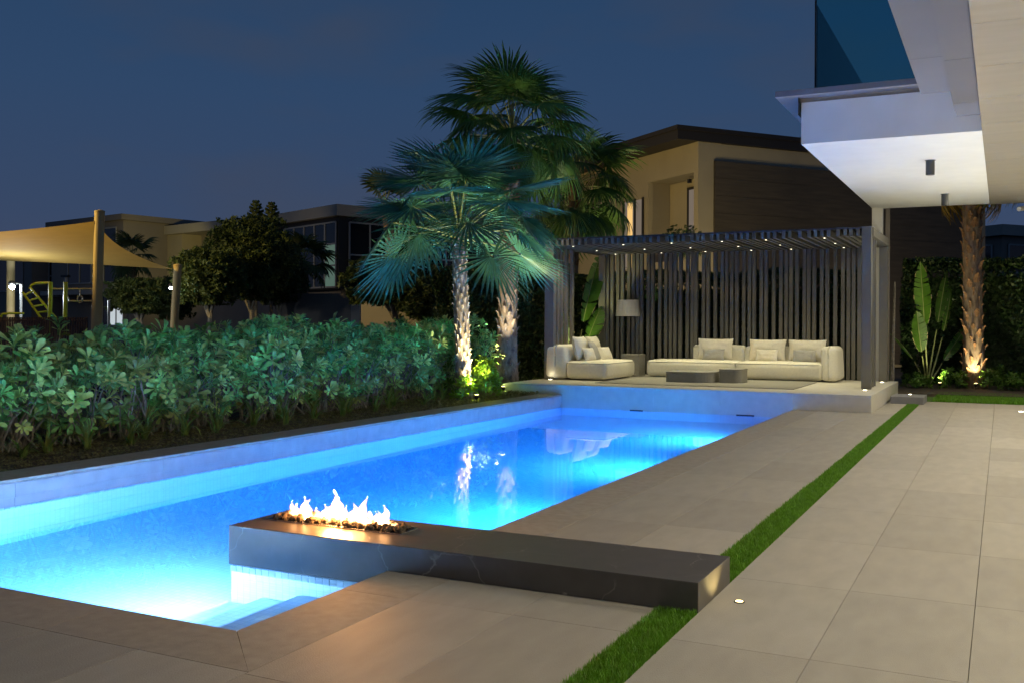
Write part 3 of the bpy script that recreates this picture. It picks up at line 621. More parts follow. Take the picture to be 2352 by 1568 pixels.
# ground floor wall of the house, outside the picture, carrying the overhang
MB().box(3.0, 3.4, -1.5, YB, .001, ZS-.02).build('wall', 'white', hs)
MB().box(XL+.01, XL+.21, YB-.25, YB-.05, .06, ZS-.001).build('column', 'whitepost', hs)
MB().box(XL+.25, XL+.33, YB-.02, YB+.06, .06, ZS-.001).build('downpipe', 'taupe', hs)
for y, n_ in ((15.6, 'nearer the camera'), (19.7, 'nearer the pergola')):
    t_ = thing('ceiling_downlight', 'dark cylinder downlight fixed under the white balcony, ' + n_, 'downlight', (-.95, y, ZS), group='cylinder downlights under the balcony')
    MB().lathe([(.058, -.215), (.062, -.21), (.062, -.006), (.075, -.005), (.075, -.001)], 20, (-.95, y, ZS)).build('housing', 'dl', t_, smooth=False)
    MB().lathe([(.046, -.2165), (.046, -.2155)], 16, (-.95, y, ZS)).build('reflector', 'black', t_)
for i, y in enumerate((2.0, 4.9, 7.6, 10.4, 13.2, 16.2, 19.2)):
    t_ = thing('recessed_downlight', 'small lit downlight recessed in the panelled roof overhang, row position %s from the camera' % ('first', 'second', 'third', 'fourth', 'fifth', 'sixth', 'seventh')[i], 'downlight', (.95, y, ZS-.012), group='recessed downlights in the overhang')
    MB().lathe([(.05, -.006), (.05, -.001)], 16, (.95, y, ZS-.012)).build('lens', 'led', t_)
    light('SPOT', 'downlight', (.95, y, ZS-.03), 250 if i == 0 else 325, (1, .89, .63), t_, .05, 152 if i in (0, 1, 2, 6) else 128, .8, (-1.0 if i in (0, 1, 2, 6) else .4, y, 0))
cmr = thing('security_camera', 'small white bullet security camera under the overhang above the lawn', 'security camera', (.36, 21.7, ZS-.02))
MB().tube([(.40, 21.75, 3.70), (.28, 21.55, 3.66)], .045, 12).build('body', 'whitepost', cmr); MB().tube([(.40, 21.74, 3.785), (.40, 21.74, 3.72)], .02, 8).build('bracket', 'whitepost', cmr)

# ================================================================== PALMS
def fan_mesh(name, seed, nseg, rad, lp, spread, droop, fold, m, split=.5, arch=.12, tilt=-.15):
    "one fan frond: petiole along +X, then pleated segments round its end; local z is up"
    rnd = random.Random(seed); b = MB(); fm = []
    pts = [(lp*t, 0, arch*math.sin(t*PI*.5)*lp) for t in (0, .25, .5, .75, 1)]
    b.tube(pts, [.022, .017, .014, .012, .010], 5); npet = len(b.f)
    cx_, cz = lp, arch*lp
    for i in range(nseg):
        f = (i+.5)/nseg*2-1; a = f*R(spread); pitch = 2*R(spread)/nseg
        L_ = rad*(.80+.20*math.cos(a*.6))*rnd.uniform(.93, 1.05); dr = droop*rnd.uniform(.6, 1.5); ja = rnd.uniform(-.02, .02)
        ts = (.04, .28, .52, .72, .88, 1.0); row = []
        for t in ts:
            r_ = L_*t; wid = min(pitch*r_*1.02, pitch*L_*split*1.02)
            if t > .6: wid = pitch*L_*split*(1-((t-.6)/.4)**1.2*.92)
            aa = a+ja*t*t*4; bend = dr*max(0, t-.35)**2; 
            z = -fold*abs(math.sin(a))*r_*.5 - bend*L_ + .05*math.sin(a*2)*0
            r2 = r_*(1-.35*bend)
            ca, sa = math.cos(aa), math.sin(aa)
            px_, py_, pz = cx_+r2*ca*math.cos(tilt), r2*sa, cz+z+r2*ca*math.sin(tilt)
            row.append(((px_-sa*wid/2, py_+ca*wid/2, pz), (px_, py_, pz+wid*.32), (px_+sa*wid/2, py_-ca*wid/2, pz)))
        n0 = len(b.v); b.v += [p for r_ in row for p in r_]
        for k in range(len(ts)-1):
            q = n0+k*3; b.f += [(q, q+1, q+4, q+3), (q+1, q+2, q+5, q+4)]
    me = b.mesh(name, [m, 'petiole']); idx = [0]*len(me.polygons)
    for i in range(npet): idx[i] = 1
    me.polygons.foreach_set('material_index', idx); return me
def boots(root, base, pts, radf, z0, z1, n, size, m, seed, flare=.35):
    rnd = random.Random(seed); mesh_list = []
    for k in range(4):
        s_ = size*rnd.uniform(.85, 1.15); b = MB(); rows_ = []
        for t, wv, o_ in ((0, 1.0, 0), (.45, .85, .10), (.8, .55, .22+flare*.3), (1.0, .28, .30+flare)):
            rows_.append([( -.5*wv*s_, o_*s_*.55-.012, t*s_*1.25), (0, o_*s_*.55+.02*s_/.15, t*s_*1.25), (.5*wv*s_, o_*s_*.55-.012, t*s_*1.25)])
        vs = [p for r_ in rows_ for p in r_] + [(p[0]*.95, p[1]-.03, p[2]) for p in rows_[-1]]; fs = []
        for j in range(4):
            q = j*3; fs += [(q, q+1, q+4, q+3), (q+1, q+2, q+5, q+4)]
        b.add(vs, fs); mesh_list.append(b.mesh('leaf_base', m))
    ga = 2.39996
    for i in range(n):
        t = (i+.5)/n; z = z0+(z1-z0)*t; a = i*ga+rnd.uniform(-.15, .15)
        k = min(len(pts)-2, int(t*(len(pts)-1))); f = t*(len(pts)-1)-k; c = Vector(pts[k]).lerp(Vector(pts[k+1]), f)
        rr = radf(t)*.93; o = link('leaf_base', mesh_list[i % 4], root, Matrix.Translation(c-Vector(base)+Vector((math.cos(a)*rr, math.sin(a)*rr, 0))) @ Matrix.Rotation(a-PI/2, 4, 'Z') @ Matrix.Rotation(rnd.uniform(-.15, .1), 4, 'X') @ Matrix.Scale(rnd.uniform(.8, 1.15), 4))
def palm(label, base, crown, rad0, rad1, fm, nf, el0, el1, boots_n, boot_size, bootm, seed, cat='palm tree', lean=(0, 0), scale=1., skirt=0, az0=0):
    rnd = random.Random(seed); t_ = thing('fan_palm', label, cat, base, group='palms around the pool')
    B, K = Vector(base), Vector(crown); pts = []
    for i in range(9):
        t = i/8; p = B.lerp(K, t); p += Vector((lean[0], lean[1], 0))*math.sin(t*PI)*.5; pts.append(p)
    radf = lambda t: rad0*(1-t)+rad1*t + rad0*.35*max(0, .16-t)/.16
    tr = MB().tube(pts, [radf(i/8) for i in range(9)], 16).build('trunk', 'bark', t_, smooth=True)
    if boots_n: boots(t_, base, pts, radf, B.z, K.z, boots_n, boot_size, bootm, seed)
    for i in range(nf):
        t = (i+.5)/nf; el = R(el0+(el1-el0)*t**.9+rnd.uniform(-7, 7)); az = az0+i*2.39996+rnd.uniform(-.2, .2)
        mtx = Matrix.Translation(K-B+Vector((0, 0, -.10+.16*(1-t)))) @ Matrix.Rotation(az, 4, 'Z') @ Matrix.Rotation(-el, 4, 'Y') @ Matrix.Rotation(rnd.uniform(-.35, .35), 4, 'X') @ Matrix.Scale(scale*rnd.uniform(.88, 1.08)*(.85 if t < .12 else 1), 4)
        link('frond', fm[rnd.randrange(len(fm))], t_, mtx)
    return t_
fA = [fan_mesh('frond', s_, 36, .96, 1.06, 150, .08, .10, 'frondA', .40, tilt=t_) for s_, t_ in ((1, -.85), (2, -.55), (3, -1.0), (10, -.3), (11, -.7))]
fB = [fan_mesh('frond', s_, 44, 1.02, 1.05, 118, .75, .35, 'frondB', .52, arch=.10, tilt=-.25*(s_-3.4)) for s_ in (4, 5, 6)]
fY = [fan_mesh('frond', s_, 30, .95, .8, 110, .9, .5, m_, .5) for s_, m_ in ((7, 'frondY'), (8, 'frondB'))]
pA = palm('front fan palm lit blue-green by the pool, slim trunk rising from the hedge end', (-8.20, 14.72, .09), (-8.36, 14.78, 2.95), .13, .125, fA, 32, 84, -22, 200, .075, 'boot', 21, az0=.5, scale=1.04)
pB = palm('tallest fan palm, thick shaggy trunk behind the blue-green palm', (-8.78, 17.45, .09), (-8.70, 17.50, 5.08), .20, .16, fB, 33, 88, -44, 190, .125, 'boot_grey', 33, az0=1.3, scale=.93)
cb = W(1306, 748, 26)
pC = palm('dim fan palm behind the pergola corner, half hidden by the tallest palm', (cb.x, cb.y, .0), tuple(W(1322, 425, 26)), .17, .15, fB, 28, 80, -60, 60, .16, 'boot_red', 45, az0=.2)
pD = palm('brown trunked palm by the terrace lawn, crown hidden above the white balcony', (-.55, 23.85, .03), (-.62, 23.7, 5.3), .20, .185, fY, 22, 40, -62, 150, .16, 'boot_red', 57, az0=2.2)
# distant dark palms
fD = [fan_mesh('frond', 9, 18, .9, .8, 115, .7, .3, 'leaf_tree', .6)]
pp = W(930, 745, 34); palm('dark distant palm peeking out above the blue-green palm', (pp.x, pp.y, .0), tuple(W(885, 465, 34)), .18, .16, fD, 7, 80, 40, 0, 0, '', 61, scale=.8)
pp = W(300, 745, 42); palm('dark palm silhouette in front of the pale villa wall beside the shade sail', (pp.x, pp.y, 0), tuple(W(303, 592, 42)), .2, .17, fD, 18, 80, -50, 0, 0, '', 63, scale=.8)
pp = W(700, 745, 40); palm('dark palm silhouette in front of the glazed villa', (pp.x, pp.y, 0), tuple(W(698, 600, 40)), .2, .17, fD, 18, 80, -50, 0, 0, '', 65, scale=.9)

# ================================================================== HEDGE OF BROAD-LEAVED SHRUBS
def rosette(seed, n, Ln, m):
    rnd = random.Random(seed); b = MB()
    for i in range(n):
        az = i*2.39996; el = R(78-62*(i/n)**.8+rnd.uniform(-8, 8)); L_ = Ln*rnd.uniform(.75, 1.1); wd = L_*.40
        rows_ = []
        for t, wv in ((.0, .10), (.35, .30), (.65, .80), (.86, .98), (1.0, .35)):
            e2 = el-R(26)*t*t; r_ = L_*t; h = math.sin(el)*r_*(1-.12*t)-.10*L_*t*t*math.cos(el); q = math.cos(e2)*r_
            rows_.append([(q, -wv*wd/2, h+.18*wv*wd), (q, 0, h), (q, wv*wd/2, h+.18*wv*wd)])
        c, s_ = math.cos(az), math.sin(az)
        vs = [(x*c-y*s_, x*s_+y*c, z) for r_ in rows_ for x, y, z in r_]; fs = []
        for k in range(4):
            p_ = k*3; fs += [(p_, p_+1, p_+4, p_+3), (p_+1, p_+2, p_+5, p_+4)]
        b.add(vs, fs)
    b.tube([(0, 0, -.10), (0, 0, .02)], [.006, .005], 5, False)
    return b.mesh('leaf_rosette', m, smooth=True)
ros = [rosette(s_, n_, l_, 'leaf_shrub') for s_, n_, l_ in ((1, 10, .128), (2, 11, .11), (3, 8, .14), (4, 12, .095), (5, 7, .125), (6, 6, .15))]
ORD = ('first', 'second', 'third', 'fourth', 'fifth', 'sixth', 'seventh', 'eighth', 'ninth', 'tenth', 'eleventh', 'twelfth', 'thirteenth', 'fourteenth', 'fifteenth', 'sixteenth', 'seventeenth', 'eighteenth', 'nineteenth', 'twentieth', 'twenty-first', 'twenty-second', 'twenty-third', 'twenty-fourth', 'twenty-fifth', 'twenty-sixth')
def shrub(i, x, y, rx, h, n, label):
    rnd = random.Random(100+i); t_ = thing('hedge_shrub', label, 'shrub', (x, y, .086), group='broad-leaved shrubs of the hedge along the pool')
    st_ = MB(); ph = rnd.uniform(0, 9)
    for k in range(n):
        a = rnd.uniform(0, 2*PI); u = rnd.uniform(-1.12, 1) if k % 3 else rnd.uniform(-.2, 1); rr = math.sqrt(max(.12, 1-u*u*.92))*rnd.uniform(.62, 1.08)
        p = Vector((rx*rr*math.cos(a), rx*1.05*rr*math.sin(a), h*.60+h*.42*u*rnd.uniform(.8, 1.08)+.10*mnoise.noise(Vector((a*2, u*2, ph)))))
        if mnoise.noise(Vector((p.x*3.2+x*1.7, p.y*3.2+y*1.7, p.z*3.2))) < -.22: continue
        if p.z < .16: p.z = .16+rnd.random()*.2
        d = Vector((math.cos(a)*rr*.9, math.sin(a)*rr*.9, .55+.5*u+rnd.uniform(-.2, .2))).normalized()
        q = d.to_track_quat('Z', 'Y').to_matrix().to_4x4()
        link('leaf_rosette', ros[rnd.randrange(6)], t_, Matrix.Translation(p) @ q @ Matrix.Rotation(rnd.random()*6, 4, 'Z') @ Matrix.Scale(rnd.uniform(.7, 1.15)*(1.3 if rnd.random() < .22 else 1), 4))
        if k % 4 == 0:
            b0 = Vector((rnd.uniform(-.22, .22), rnd.uniform(-.25, .25), 0)); mid = b0.lerp(p, .5)+Vector((rnd.uniform(-.06, .06), rnd.uniform(-.06, .06), .05)); st_.tube([b0, mid, p-d*.05], [.012, .009, .005], 5, False)
    o = st_.build('branches', 'stem', t_, world=False, smooth=True)
ys = [4.6+.72*k for k in range(17)]
for i, y in enumerate(ys):
    shrub(i, -9.05+random.uniform(-.12, .12), y, .62, 1.0+.25*min(1, (y-4)/7)+random.uniform(-.11, .09), 185, 'leafy grey-green shrub in the front hedge row, %s from the near end' % ORD[i])
for j, (x, y) in enumerate([(-9.75, 6.6+1.25*k) for k in range(8)]):
    shrub(40+j, x, y, .6, 1.08+.18*min(1, j/4)+random.uniform(-.08, .06), 70, 'leafy shrub in the rear hedge row behind the front ones, %s from the near end' % ORD[j])
# fence behind the hedge
fn = thing('garden_fence', 'brown slatted fence on a low beige kerb behind the broad-leaved hedge', 'fence', (-10.5, 10, .08))
MB().box(-10.6, -10.4, 2, 17.5, .086, .36).build('kerb', 'beige', fn)
fs_ = MB().box(-.02, .02, -.035, .035, 0, .72).mesh('slat', 'fence')
for k in range(110): link('slat', fs_, fn, Matrix.Translation((0, -7.4+k*.133, .285)))
MB().box(-10.52, -10.48, 2.5, 17.3, .80, .86).build('rail', 'fence', fn)

# strap-leaved clumps along the bed
def strap_leaf(seed, Ln, wd, arch):
    b = MB(); rows_ = []
    for t in (0, .2, .4, .6, .8, 1):
        el = R(80)-arch*t*1.3; 
        rows_.append(t)
    x = z = 0; pts = []; 
    for i in range(7):
        t = i/6; pts.append((x, z, wd*(1-.15*t)*(1 if t < .55 else max(.06, 1-((t-.55)/.45)**1.5)))); el = R(78)-arch*(t**1.2); x += math.cos(el)*Ln/6; z += math.sin(el)*Ln/6
    for (x, z, w_) in pts: b.v += [(x, -w_/2, z+.2*w_), (x, 0, z), (x, w_/2, z+.2*w_)]
    for k in range(6): p_ = k*3; b.f += [(p_, p_+1, p_+4, p_+3), (p_+1, p_+2, p_+5, p_+4)]
    return b.mesh('leaf', 'strap', smooth=True)
sleaf = [strap_leaf(i, l_, w_, a_) for i, (l_, w_, a_) in enumerate(((.42, .028, 1.3), (.36, .024, .9), (.46, .026, 1.9), (.30, .03, 1.5), (.40, .022, 2.3)))]
def strap_plant(x, y, n, s_, label, z=.086, group='strap-leaved clumps along the bed edge'):
    t_ = thing('strap_plant', label, 'plant', (x, y, z), group=group)
    for i in range(n):
        link('leaf', sleaf[random.randrange(5)], t_, Matrix.Translation((random.uniform(-.03, .03), random.uniform(-.03, .03), 0)) @ Matrix.Rotation(i*2.39996+random.uniform(-.3, .3), 4, 'Z') @ Matrix.Rotation(random.uniform(-.25, .5), 4, 'Y') @ Matrix.Scale(s_*random.uniform(.7, 1.15), 4))
yq = 5.0
for i in range(24):
    strap_plant(-8.36+random.uniform(-.10, .10)+(-.22 if i % 3 == 1 else 0), yq, 15, random.uniform(.85, 1.25), 'green strap-leaved clump at the foot of the hedge, %s from the near end' % ORD[i]); yq += random.uniform(.36, .52)
strap_plant(-8.55, 16.6, 20, 1.15, 'strap-leaved clump between the two lit palm trunks')
strap_plant(-8.62, 18.2, 12, .9, 'grassy clump beside the platform by the shaggy palm trunk', group='grassy tufts near the palms')
# low ground cover
gc = MB()
for _ in range(26000):
    y = random.uniform(4, PY1); x = random.uniform(-8.75, PX0-.425) if random.random() < .8 else random.uniform(-9.3, -8.5)
    z = .088+.035*max(0, mnoise.noise(Vector((x*7, y*7, 0)))+.5)*random.random()+ .01; s_ = random.uniform(.010, .020); a = random.uniform(0, 6.28); e = random.uniform(-.6, .6)
    dx, dy = math.cos(a)*s_, math.sin(a)*s_
    gc.add([(x-dx, y-dy, z-e*s_), (x+dy*.6, y-dx*.6, z+.003), (x+dx, y+dy, z+e*s_), (x-dy*.6, y+dx*.6, z+.003)], [(0, 1, 2, 3)])
for _ in range(5000):
    x, y = random.uniform(-9.0, -7.7), random.uniform(16.6, 17.0) if random.random() < .15 else random.uniform(13.5, 16.7); z = .10+random.random()*.05; s_ = random.uniform(.014, .026); a = random.uniform(0, 6.28); dx, dy = math.cos(a)*s_, math.sin(a)*s_; e = random.uniform(-.8, .8)
    gc.add([(x-dx, y-dy, z-e*s_), (x+dy*.6, y-dx*.6, z+.003), (x+dx, y+dy, z+e*s_), (x-dy*.6, y+dx*.6, z+.003)], [(0, 1, 2, 3)])
o = gc.build('ground_cover', 'gcover'); tag(o, 'low mat of tiny leaves along the edge of the planting bed', 'ground cover', kind='stuff')
dl_ = MB().add([(-.06, -.02, .01), (0, -.035, .0), (.07, 0, .03), (0, .035, .005)], [(0, 1, 2, 3)]).mesh('fallen_leaf', 'deadleaf')
for i, (x, y) in enumerate(((-8.6, 6.2), (-8.75, 7.4), (-8.7, 8.1), (-8.95, 9.1), (-8.8, 10.6))):
    o = link('fallen_leaf', dl_, None, Matrix.Translation((x, y, .13)) @ Euler((.5, .4, i*1.7)).to_matrix().to_4x4() @ Matrix.Scale(1.2, 4)); tag(o, 'dry brown leaf lying in the bed under the hedge, %s from the near end' % ORD[i], 'leaf', 'fallen leaves in the bed')
# pale bush lit at the foot of the front palm
def leafy(name, label, cat, c, rx, ry, h, n, ls, m, seed, shell=.55, stems=True, group=None, z0=.0, kind=None, elong=.42, lump=2.2, power=2):
    rnd = random.Random(seed); t_ = thing(name, label, cat, c, group=group); b = MB()
    for _ in range(n):
        while True:
            p = Vector((rnd.uniform(-1, 1), rnd.uniform(-1, 1), rnd.uniform(-1, 1))); q = (abs(p.x)**power+abs(p.y)**power+abs(p.z)**power)**(1/power)
            lim = 1+.55*mnoise.noise(Vector((p.x*lump+seed, p.y*lump, p.z*lump)))
            if shell*lim < q < lim and mnoise.noise(Vector((p.x*lump*2.1, p.y*lump*2.1+seed, p.z*lump*2.1))) > -.32: break
        P_ = Vector((p.x*rx, p.y*ry, z0+h/2+p.z*h/2)); s_ = ls*rnd.uniform(.6, 1.25); d = Vector((rnd.gauss(0, 1), rnd.gauss(0, 1), rnd.gauss(0, .8)))+p*.6; d.normalize(); w_ = d.orthogonal().normalized(); w_.rotate(Matrix.Rotation(rnd.random()*6.28, 3, d)); k = d.cross(w_)
        b.add([P_-d*s_, P_+w_*s_*elong+k*s_*.12, P_+d*s_, P_-w_*s_*elong+k*s_*.12], [(0, 1, 2), (0, 2, 3)])
    o = b.build('foliage', m, t_, world=False); o['kind'] = 'stuff'
    if stems:
        s2 = MB()
        for _ in range(7):
            a = rnd.uniform(0, 6.28); s2.tube([(rnd.uniform(-.05, .05), rnd.uniform(-.05, .05), -.02), (math.cos(a)*rx*.3, math.sin(a)*ry*.3, z0+h*.4), (math.cos(a)*rx*.6, math.sin(a)*ry*.6, z0+h*.75)], [.02*h, .014*h, .006*h], 5, False)
        s2.build('branches', 'stem', t_, world=False)
    return t_
def rosbush(label, c, rx, h, n, m, seed, Ln=.11, group=None):
    rnd = random.Random(seed); ms = [rosette(seed+k, 9, Ln, m) for k in range(2)]; t_ = thing('bush', label, 'bush', c, group=group)
    for k in range(n):
        a = rnd.uniform(0, 6.28); u = rnd.uniform(0, 1); rr = math.sqrt(1-u*u*.9)*rnd.uniform(.4, 1.05); p = Vector((rx*rr*math.cos(a), rx*rr*math.sin(a), h*(.15+.85*u)*rnd.uniform(.75, 1)))
        d = Vector((math.cos(a)*rr, math.sin(a)*rr, .4+.6*u)); link('leaf_rosette', ms[k % 2], t_, Matrix.Translation(p) @ d.to_track_quat('Z', 'Y').to_matrix().to_4x4() @ Matrix.Scale(rnd.uniform(.7, 1.2), 4))
    return t_
rosbush('yellow-green bush glowing at the foot of the front palm', (-7.98, 14.98, .09), .26, .70, 50, 'leaf_lime', 301, .13)
rosbush('small yellow-green sprig in front of the slim palm foot', (-8.10, 14.52, .09), .16, .34, 14, 'leaf_lime', 303, .12)
rosbush('green bush between the front palm and the shaggy palm', (-8.75, 15.6, .09), .50, 1.15, 90, 'leaf_bush', 305, .11)
rosbush('green bush behind the front palm trunk', (-9.1, 16.4, .09), .55, 1.3, 90, 'leaf_bush', 309, .11)
# garden uplights
def spike_light(x, y, z, label, e, col, aim, spot):
    t_ = thing('garden_uplight', label, 'garden light', (x, y, z), group='spike uplights in the planting')
    MB().tube([(x, y, z-.02), (x, y, z+.06)], .012, 6).build('spike', 'black', t_); MB().lathe([(.03, .06), (.04, .10), (.04, .13)], 12, (x, y, z)).build('head', 'black', t_)
    MB().lathe([(.034, .1305), (.03, .133)], 12, (x, y, z)).build('lens', 'ledy', t_)
    light('SPOT', 'beam', (x, y, z+.15), e, col, t_, .03, spot, .5, aim)
spike_light(-7.82, 14.46, .09, 'bright uplight in front of the slim palm trunk', 480, (1, .88, .45), (-8.12, 14.78, 2.0), 85)
spike_light(-8.42, 16.62, .09, 'bright uplight in front of the shaggy palm trunk beside the platform', 700, (1, .88, .55), (-8.62, 17.25, 3.4), 56)
spike_light(-.50, 23.35, .05, 'bright uplight at the foot of the brown palm by the lawn', 120, (1, .82, .42), (-.56, 23.85, 2.0), 80)
spike_light(-8.78, 20.05, .10, 'uplight hidden behind the lounge chair lighting the paddle-leaved plant', 420, (1, .95, .42), (-8.5, 20.8, 1.9), 50)
spike_light(-1.2, 23.2, .05, 'uplight in front of the paddle-leaved plant beside the brown palm', 75, (1, .92, .50), (-1.5, 24.2, 1.8), 90)
spike_light(1.15, 23.9, .05, 'uplight in the hedge at the edge of the lawn', 80, (1, .92, .45), (1.2, 24.9, 1.8), 80)

# paddle-leaved plants
def paddle(seed, lp, Ln, wd, bend, dry=True):
    rnd = random.Random(seed); b = MB(); pts = []; x = z = 0; el = R(84); n = 14
    for i in range(8):
        pts.append((x, 0, z)); x += math.cos(el)*lp/7; z += math.sin(el)*lp/7; el -= bend*.05
    b.tube(pts, [.022-.0016*i for i in range(8)], 6, False); npet = len(b.f); mid = []
    for i in range(n+1):
        t = i/n; mid.append((x, z, el)); x += math.cos(el)*Ln/n; z += math.sin(el)*Ln/n; el -= bend*(.03+.13*t*t)
    b.tube([(m_[0], 0, m_[1]-.004) for m_ in mid], [.011*(1-i/(n+1)*.8) for i in range(n+1)], 5, False); npet2 = len(b.f); dryf = []
    for sd in (1, -1):
        for i in range(n):
            t0, t1 = i/n, (i+1)/n; f = lambda t: wd*.5*(math.sin(PI*min(1, .06+t*.97))**.62)*(1-.25*t)
            (x0, z0, e0), (x1, z1, e1) = mid[i], mid[i+1]; gap = rnd.choice((.1, .25, .5)) if rnd.random() < .65 else 0
            sw = rnd.uniform(-.012, .012)
            def pt(x_, z_, e_, w_, sweep): return (x_+sweep*math.cos(e_)-math.sin(e_)*w_*-.35, sd*w_*.93, z_+sweep*math.sin(e_)+math.cos(e_)*w_*.35*.6+sw)
            w0, w1 = f(t0), f(t1)
            a0, a1 = (x0, 0, z0), (x1, 0, z1); k1 = pt(x1, z1, e1, w1, w1*.35-gap*Ln/n); k0 = pt(x0, z0, e0, w0, w0*.35)
            m0 = tuple((p+q)/2 for p, q in zip(a0, k0)); m1 = tuple((p+q)/2 for p, q in zip(a1, k1))
            b.add([a0, a1, m1, m0], [(0, 1, 2, 3)]); b.add([m0, m1, k1, k0], [(0, 1, 2, 3)])
            if dry and rnd.random() < .4: dryf.append(len(b.f)); e_ = tuple(q+(q-p)*.12 for p, q in zip(m1, k1)); e0_ = tuple(q+(q-p)*.10 for p, q in zip(m0, k0)); b.add([k0, k1, e_, e0_], [(0, 1, 2, 3)])
    me = b.mesh('leaf', ['banana', 'petiole', 'drytip']); idx = [0]*len(b.f)
    for i in range(npet2): idx[i] = 1
    for i in dryf: idx[i] = 2
    me.polygons.foreach_set('material_index', idx); return me
def paddle_plant(label, base, leaves, group='paddle-leaved plants'):
    t_ = thing('paddle_plant', label, 'plant', base, group=group)
    for i, (az, tilt, lp, Ln, wd, bend, roll) in enumerate(leaves):
        link('leaf', paddle(500+i*7+int(abs(base[0])*10), lp, Ln, wd, bend), t_, Matrix.Translation((random.uniform(-.05, .05), random.uniform(-.05, .05), 0)) @ Matrix.Rotation(R(az), 4, 'Z') @ Matrix.Rotation(R(tilt), 4, 'Y') @ Matrix.Rotation(R(roll), 4, 'Z'))
paddle_plant('paddle-leaved plant seen through the gap between pergola post and slatted screen', (-8.62, 20.6, .1), [(-4, 3, 1.2, 2.0, .60, .34, 78), (20, 12, .75, 1.0, .5, .3, 60), (200, 12, .7, 1.1, .42, .8, 90), (120, 10, .8, 1.2, .4, .7, 40)])
paddle_plant('large paddle-leaved plant beside the brown palm beyond the platform', (-1.52, 24.25, .05), [(196, 3, 1.2, 1.5, .42, .30, 75), (30, 9, 1.3, 1.3, .28, .25, 60), (25, 22, 1.15, 1.2, .26, .3, 110), (205, 12, .7, 1.0, .40, .3, 85), (20, 27, .6, 1.05, .30, .3, 55), (150, 16, .6, .9, .3, .6, 20)])
# climbing vine on the screen
vn = thing('climbing_vine', 'small green climbing vine leaves between the slats behind the floor lamp', 'vine', (-7.1, 21.32, 2.0))
hl = MB().add([(0, 0, 0), (-.05, .01, -.03), (-.045, .015, -.09), (0, .02, -.15), (.045, .015, -.09), (.05, .01, -.03)], [(0, 1, 2, 3), (0, 3, 4, 5)]).mesh('leaf', 'leaf_bush')
for i in range(22):
    cx_, cz = ((-.1, .15), (.12, .12), (-.42, .42), (-.25, .4))[i % 4]
    link('leaf', hl, vn, Matrix.Translation((cx_+random.uniform(-.10, .10), random.uniform(-.12, -.06), cz+random.uniform(-.14, .14))) @ Euler((random.uniform(-.4, .4), random.uniform(-.8, .8), random.uniform(-.6, .6))).to_matrix().to_4x4())
MB().tube([(-7.1, 21.3, .3), (-7.15, 21.3, 1.2), (-7.0, 21.29, 1.8), (-7.2, 21.29, 2.2), (-7.5, 21.29, 2.5)], .006, 5, False).build('stem', 'stem', vn)

# dense dark hedges
def hedge(label, x0, x1, y0, y1, z0, z1, n, ls, seed, m='leaf_dark'):
    rnd = random.Random(seed); t_ = thing('tall_hedge', label, 'hedge', ((x0+x1)/2, (y0+y1)/2, z0), group='tall clipped hedges'); b = MB()
    for _ in range(n):
        u = rnd.random(); x, y, z = rnd.uniform(x0, x1), rnd.uniform(y0, y1), rnd.uniform(z0, z1)
        if u < .45: y = y0+abs(rnd.gauss(0, .14))
        elif u < .65: z = z1-abs(rnd.gauss(0, .14))
        elif u < .80: x = x0+abs(rnd.gauss(0, .14))
        elif u < .92: x = x1-abs(rnd.gauss(0, .14))
        k = .16*mnoise.noise(Vector((x*1.3, y*1.3+seed, z*1.3))); y += k; z += k*.8; x += k*.5
        p = Vector((x, y, z)); d = Vector((rnd.gauss(0, 1), rnd.gauss(0, 1), rnd.gauss(0, 1))).normalized(); w_ = d.orthogonal().normalized(); w_.rotate(Matrix.Rotation(rnd.random()*6.28, 3, d)); s_ = ls*rnd.uniform(.6, 1.3)
        b.add([p-d*s_, p+w_*s_*.45, p+d*s_, p-w_*s_*.45], [(0, 1, 2, 3)])
    o = b.build('foliage', m, t_); o['kind'] = 'stuff'
    MB().box(x0+.38, x1-.38, y0+.38, y1-.30, z0, z1-.42).build('opaque_core', m, t_)  # unseen solid box, added to stop light showing through the sparse leaves
    st_ = MB()
    for k in range(int((x1-x0)/.8)+1): st_.tube([(x0+.3+k*.8, (y0+y1)/2, z0-.05), (x0+.35+k*.8, (y0+y1)/2, z1-.3)], [.05, .02], 6, False)
    st_.build('stems', 'stem', t_)
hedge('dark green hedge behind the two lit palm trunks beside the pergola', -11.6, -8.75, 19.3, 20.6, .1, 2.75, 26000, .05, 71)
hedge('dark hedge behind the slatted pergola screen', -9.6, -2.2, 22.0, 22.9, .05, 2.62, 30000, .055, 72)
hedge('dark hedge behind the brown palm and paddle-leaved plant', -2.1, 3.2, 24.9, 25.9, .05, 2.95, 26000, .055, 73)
for i, (x, y, r_, h_) in enumerate(((-.95, 23.4, .3, .42), (-.15, 23.5, .34, .45), (.2, 23.2, .25, .35), (-1.75, 23.3, .35, .3), (.75, 23.5, .35, .4))):
    rosbush(('low green bush left of the lit palm foot by the lawn', 'low green bush right of the lit palm foot by the lawn', 'small bush at the lawn edge near the security camera', 'low fern-like bush behind the grey step block', 'low bush at the lawn edge by the hedge uplight')[i], (x, y, .05), r_, h_, 30, 'leaf_bush', 320+i*3, .12, 'low bushes around the brown palm')

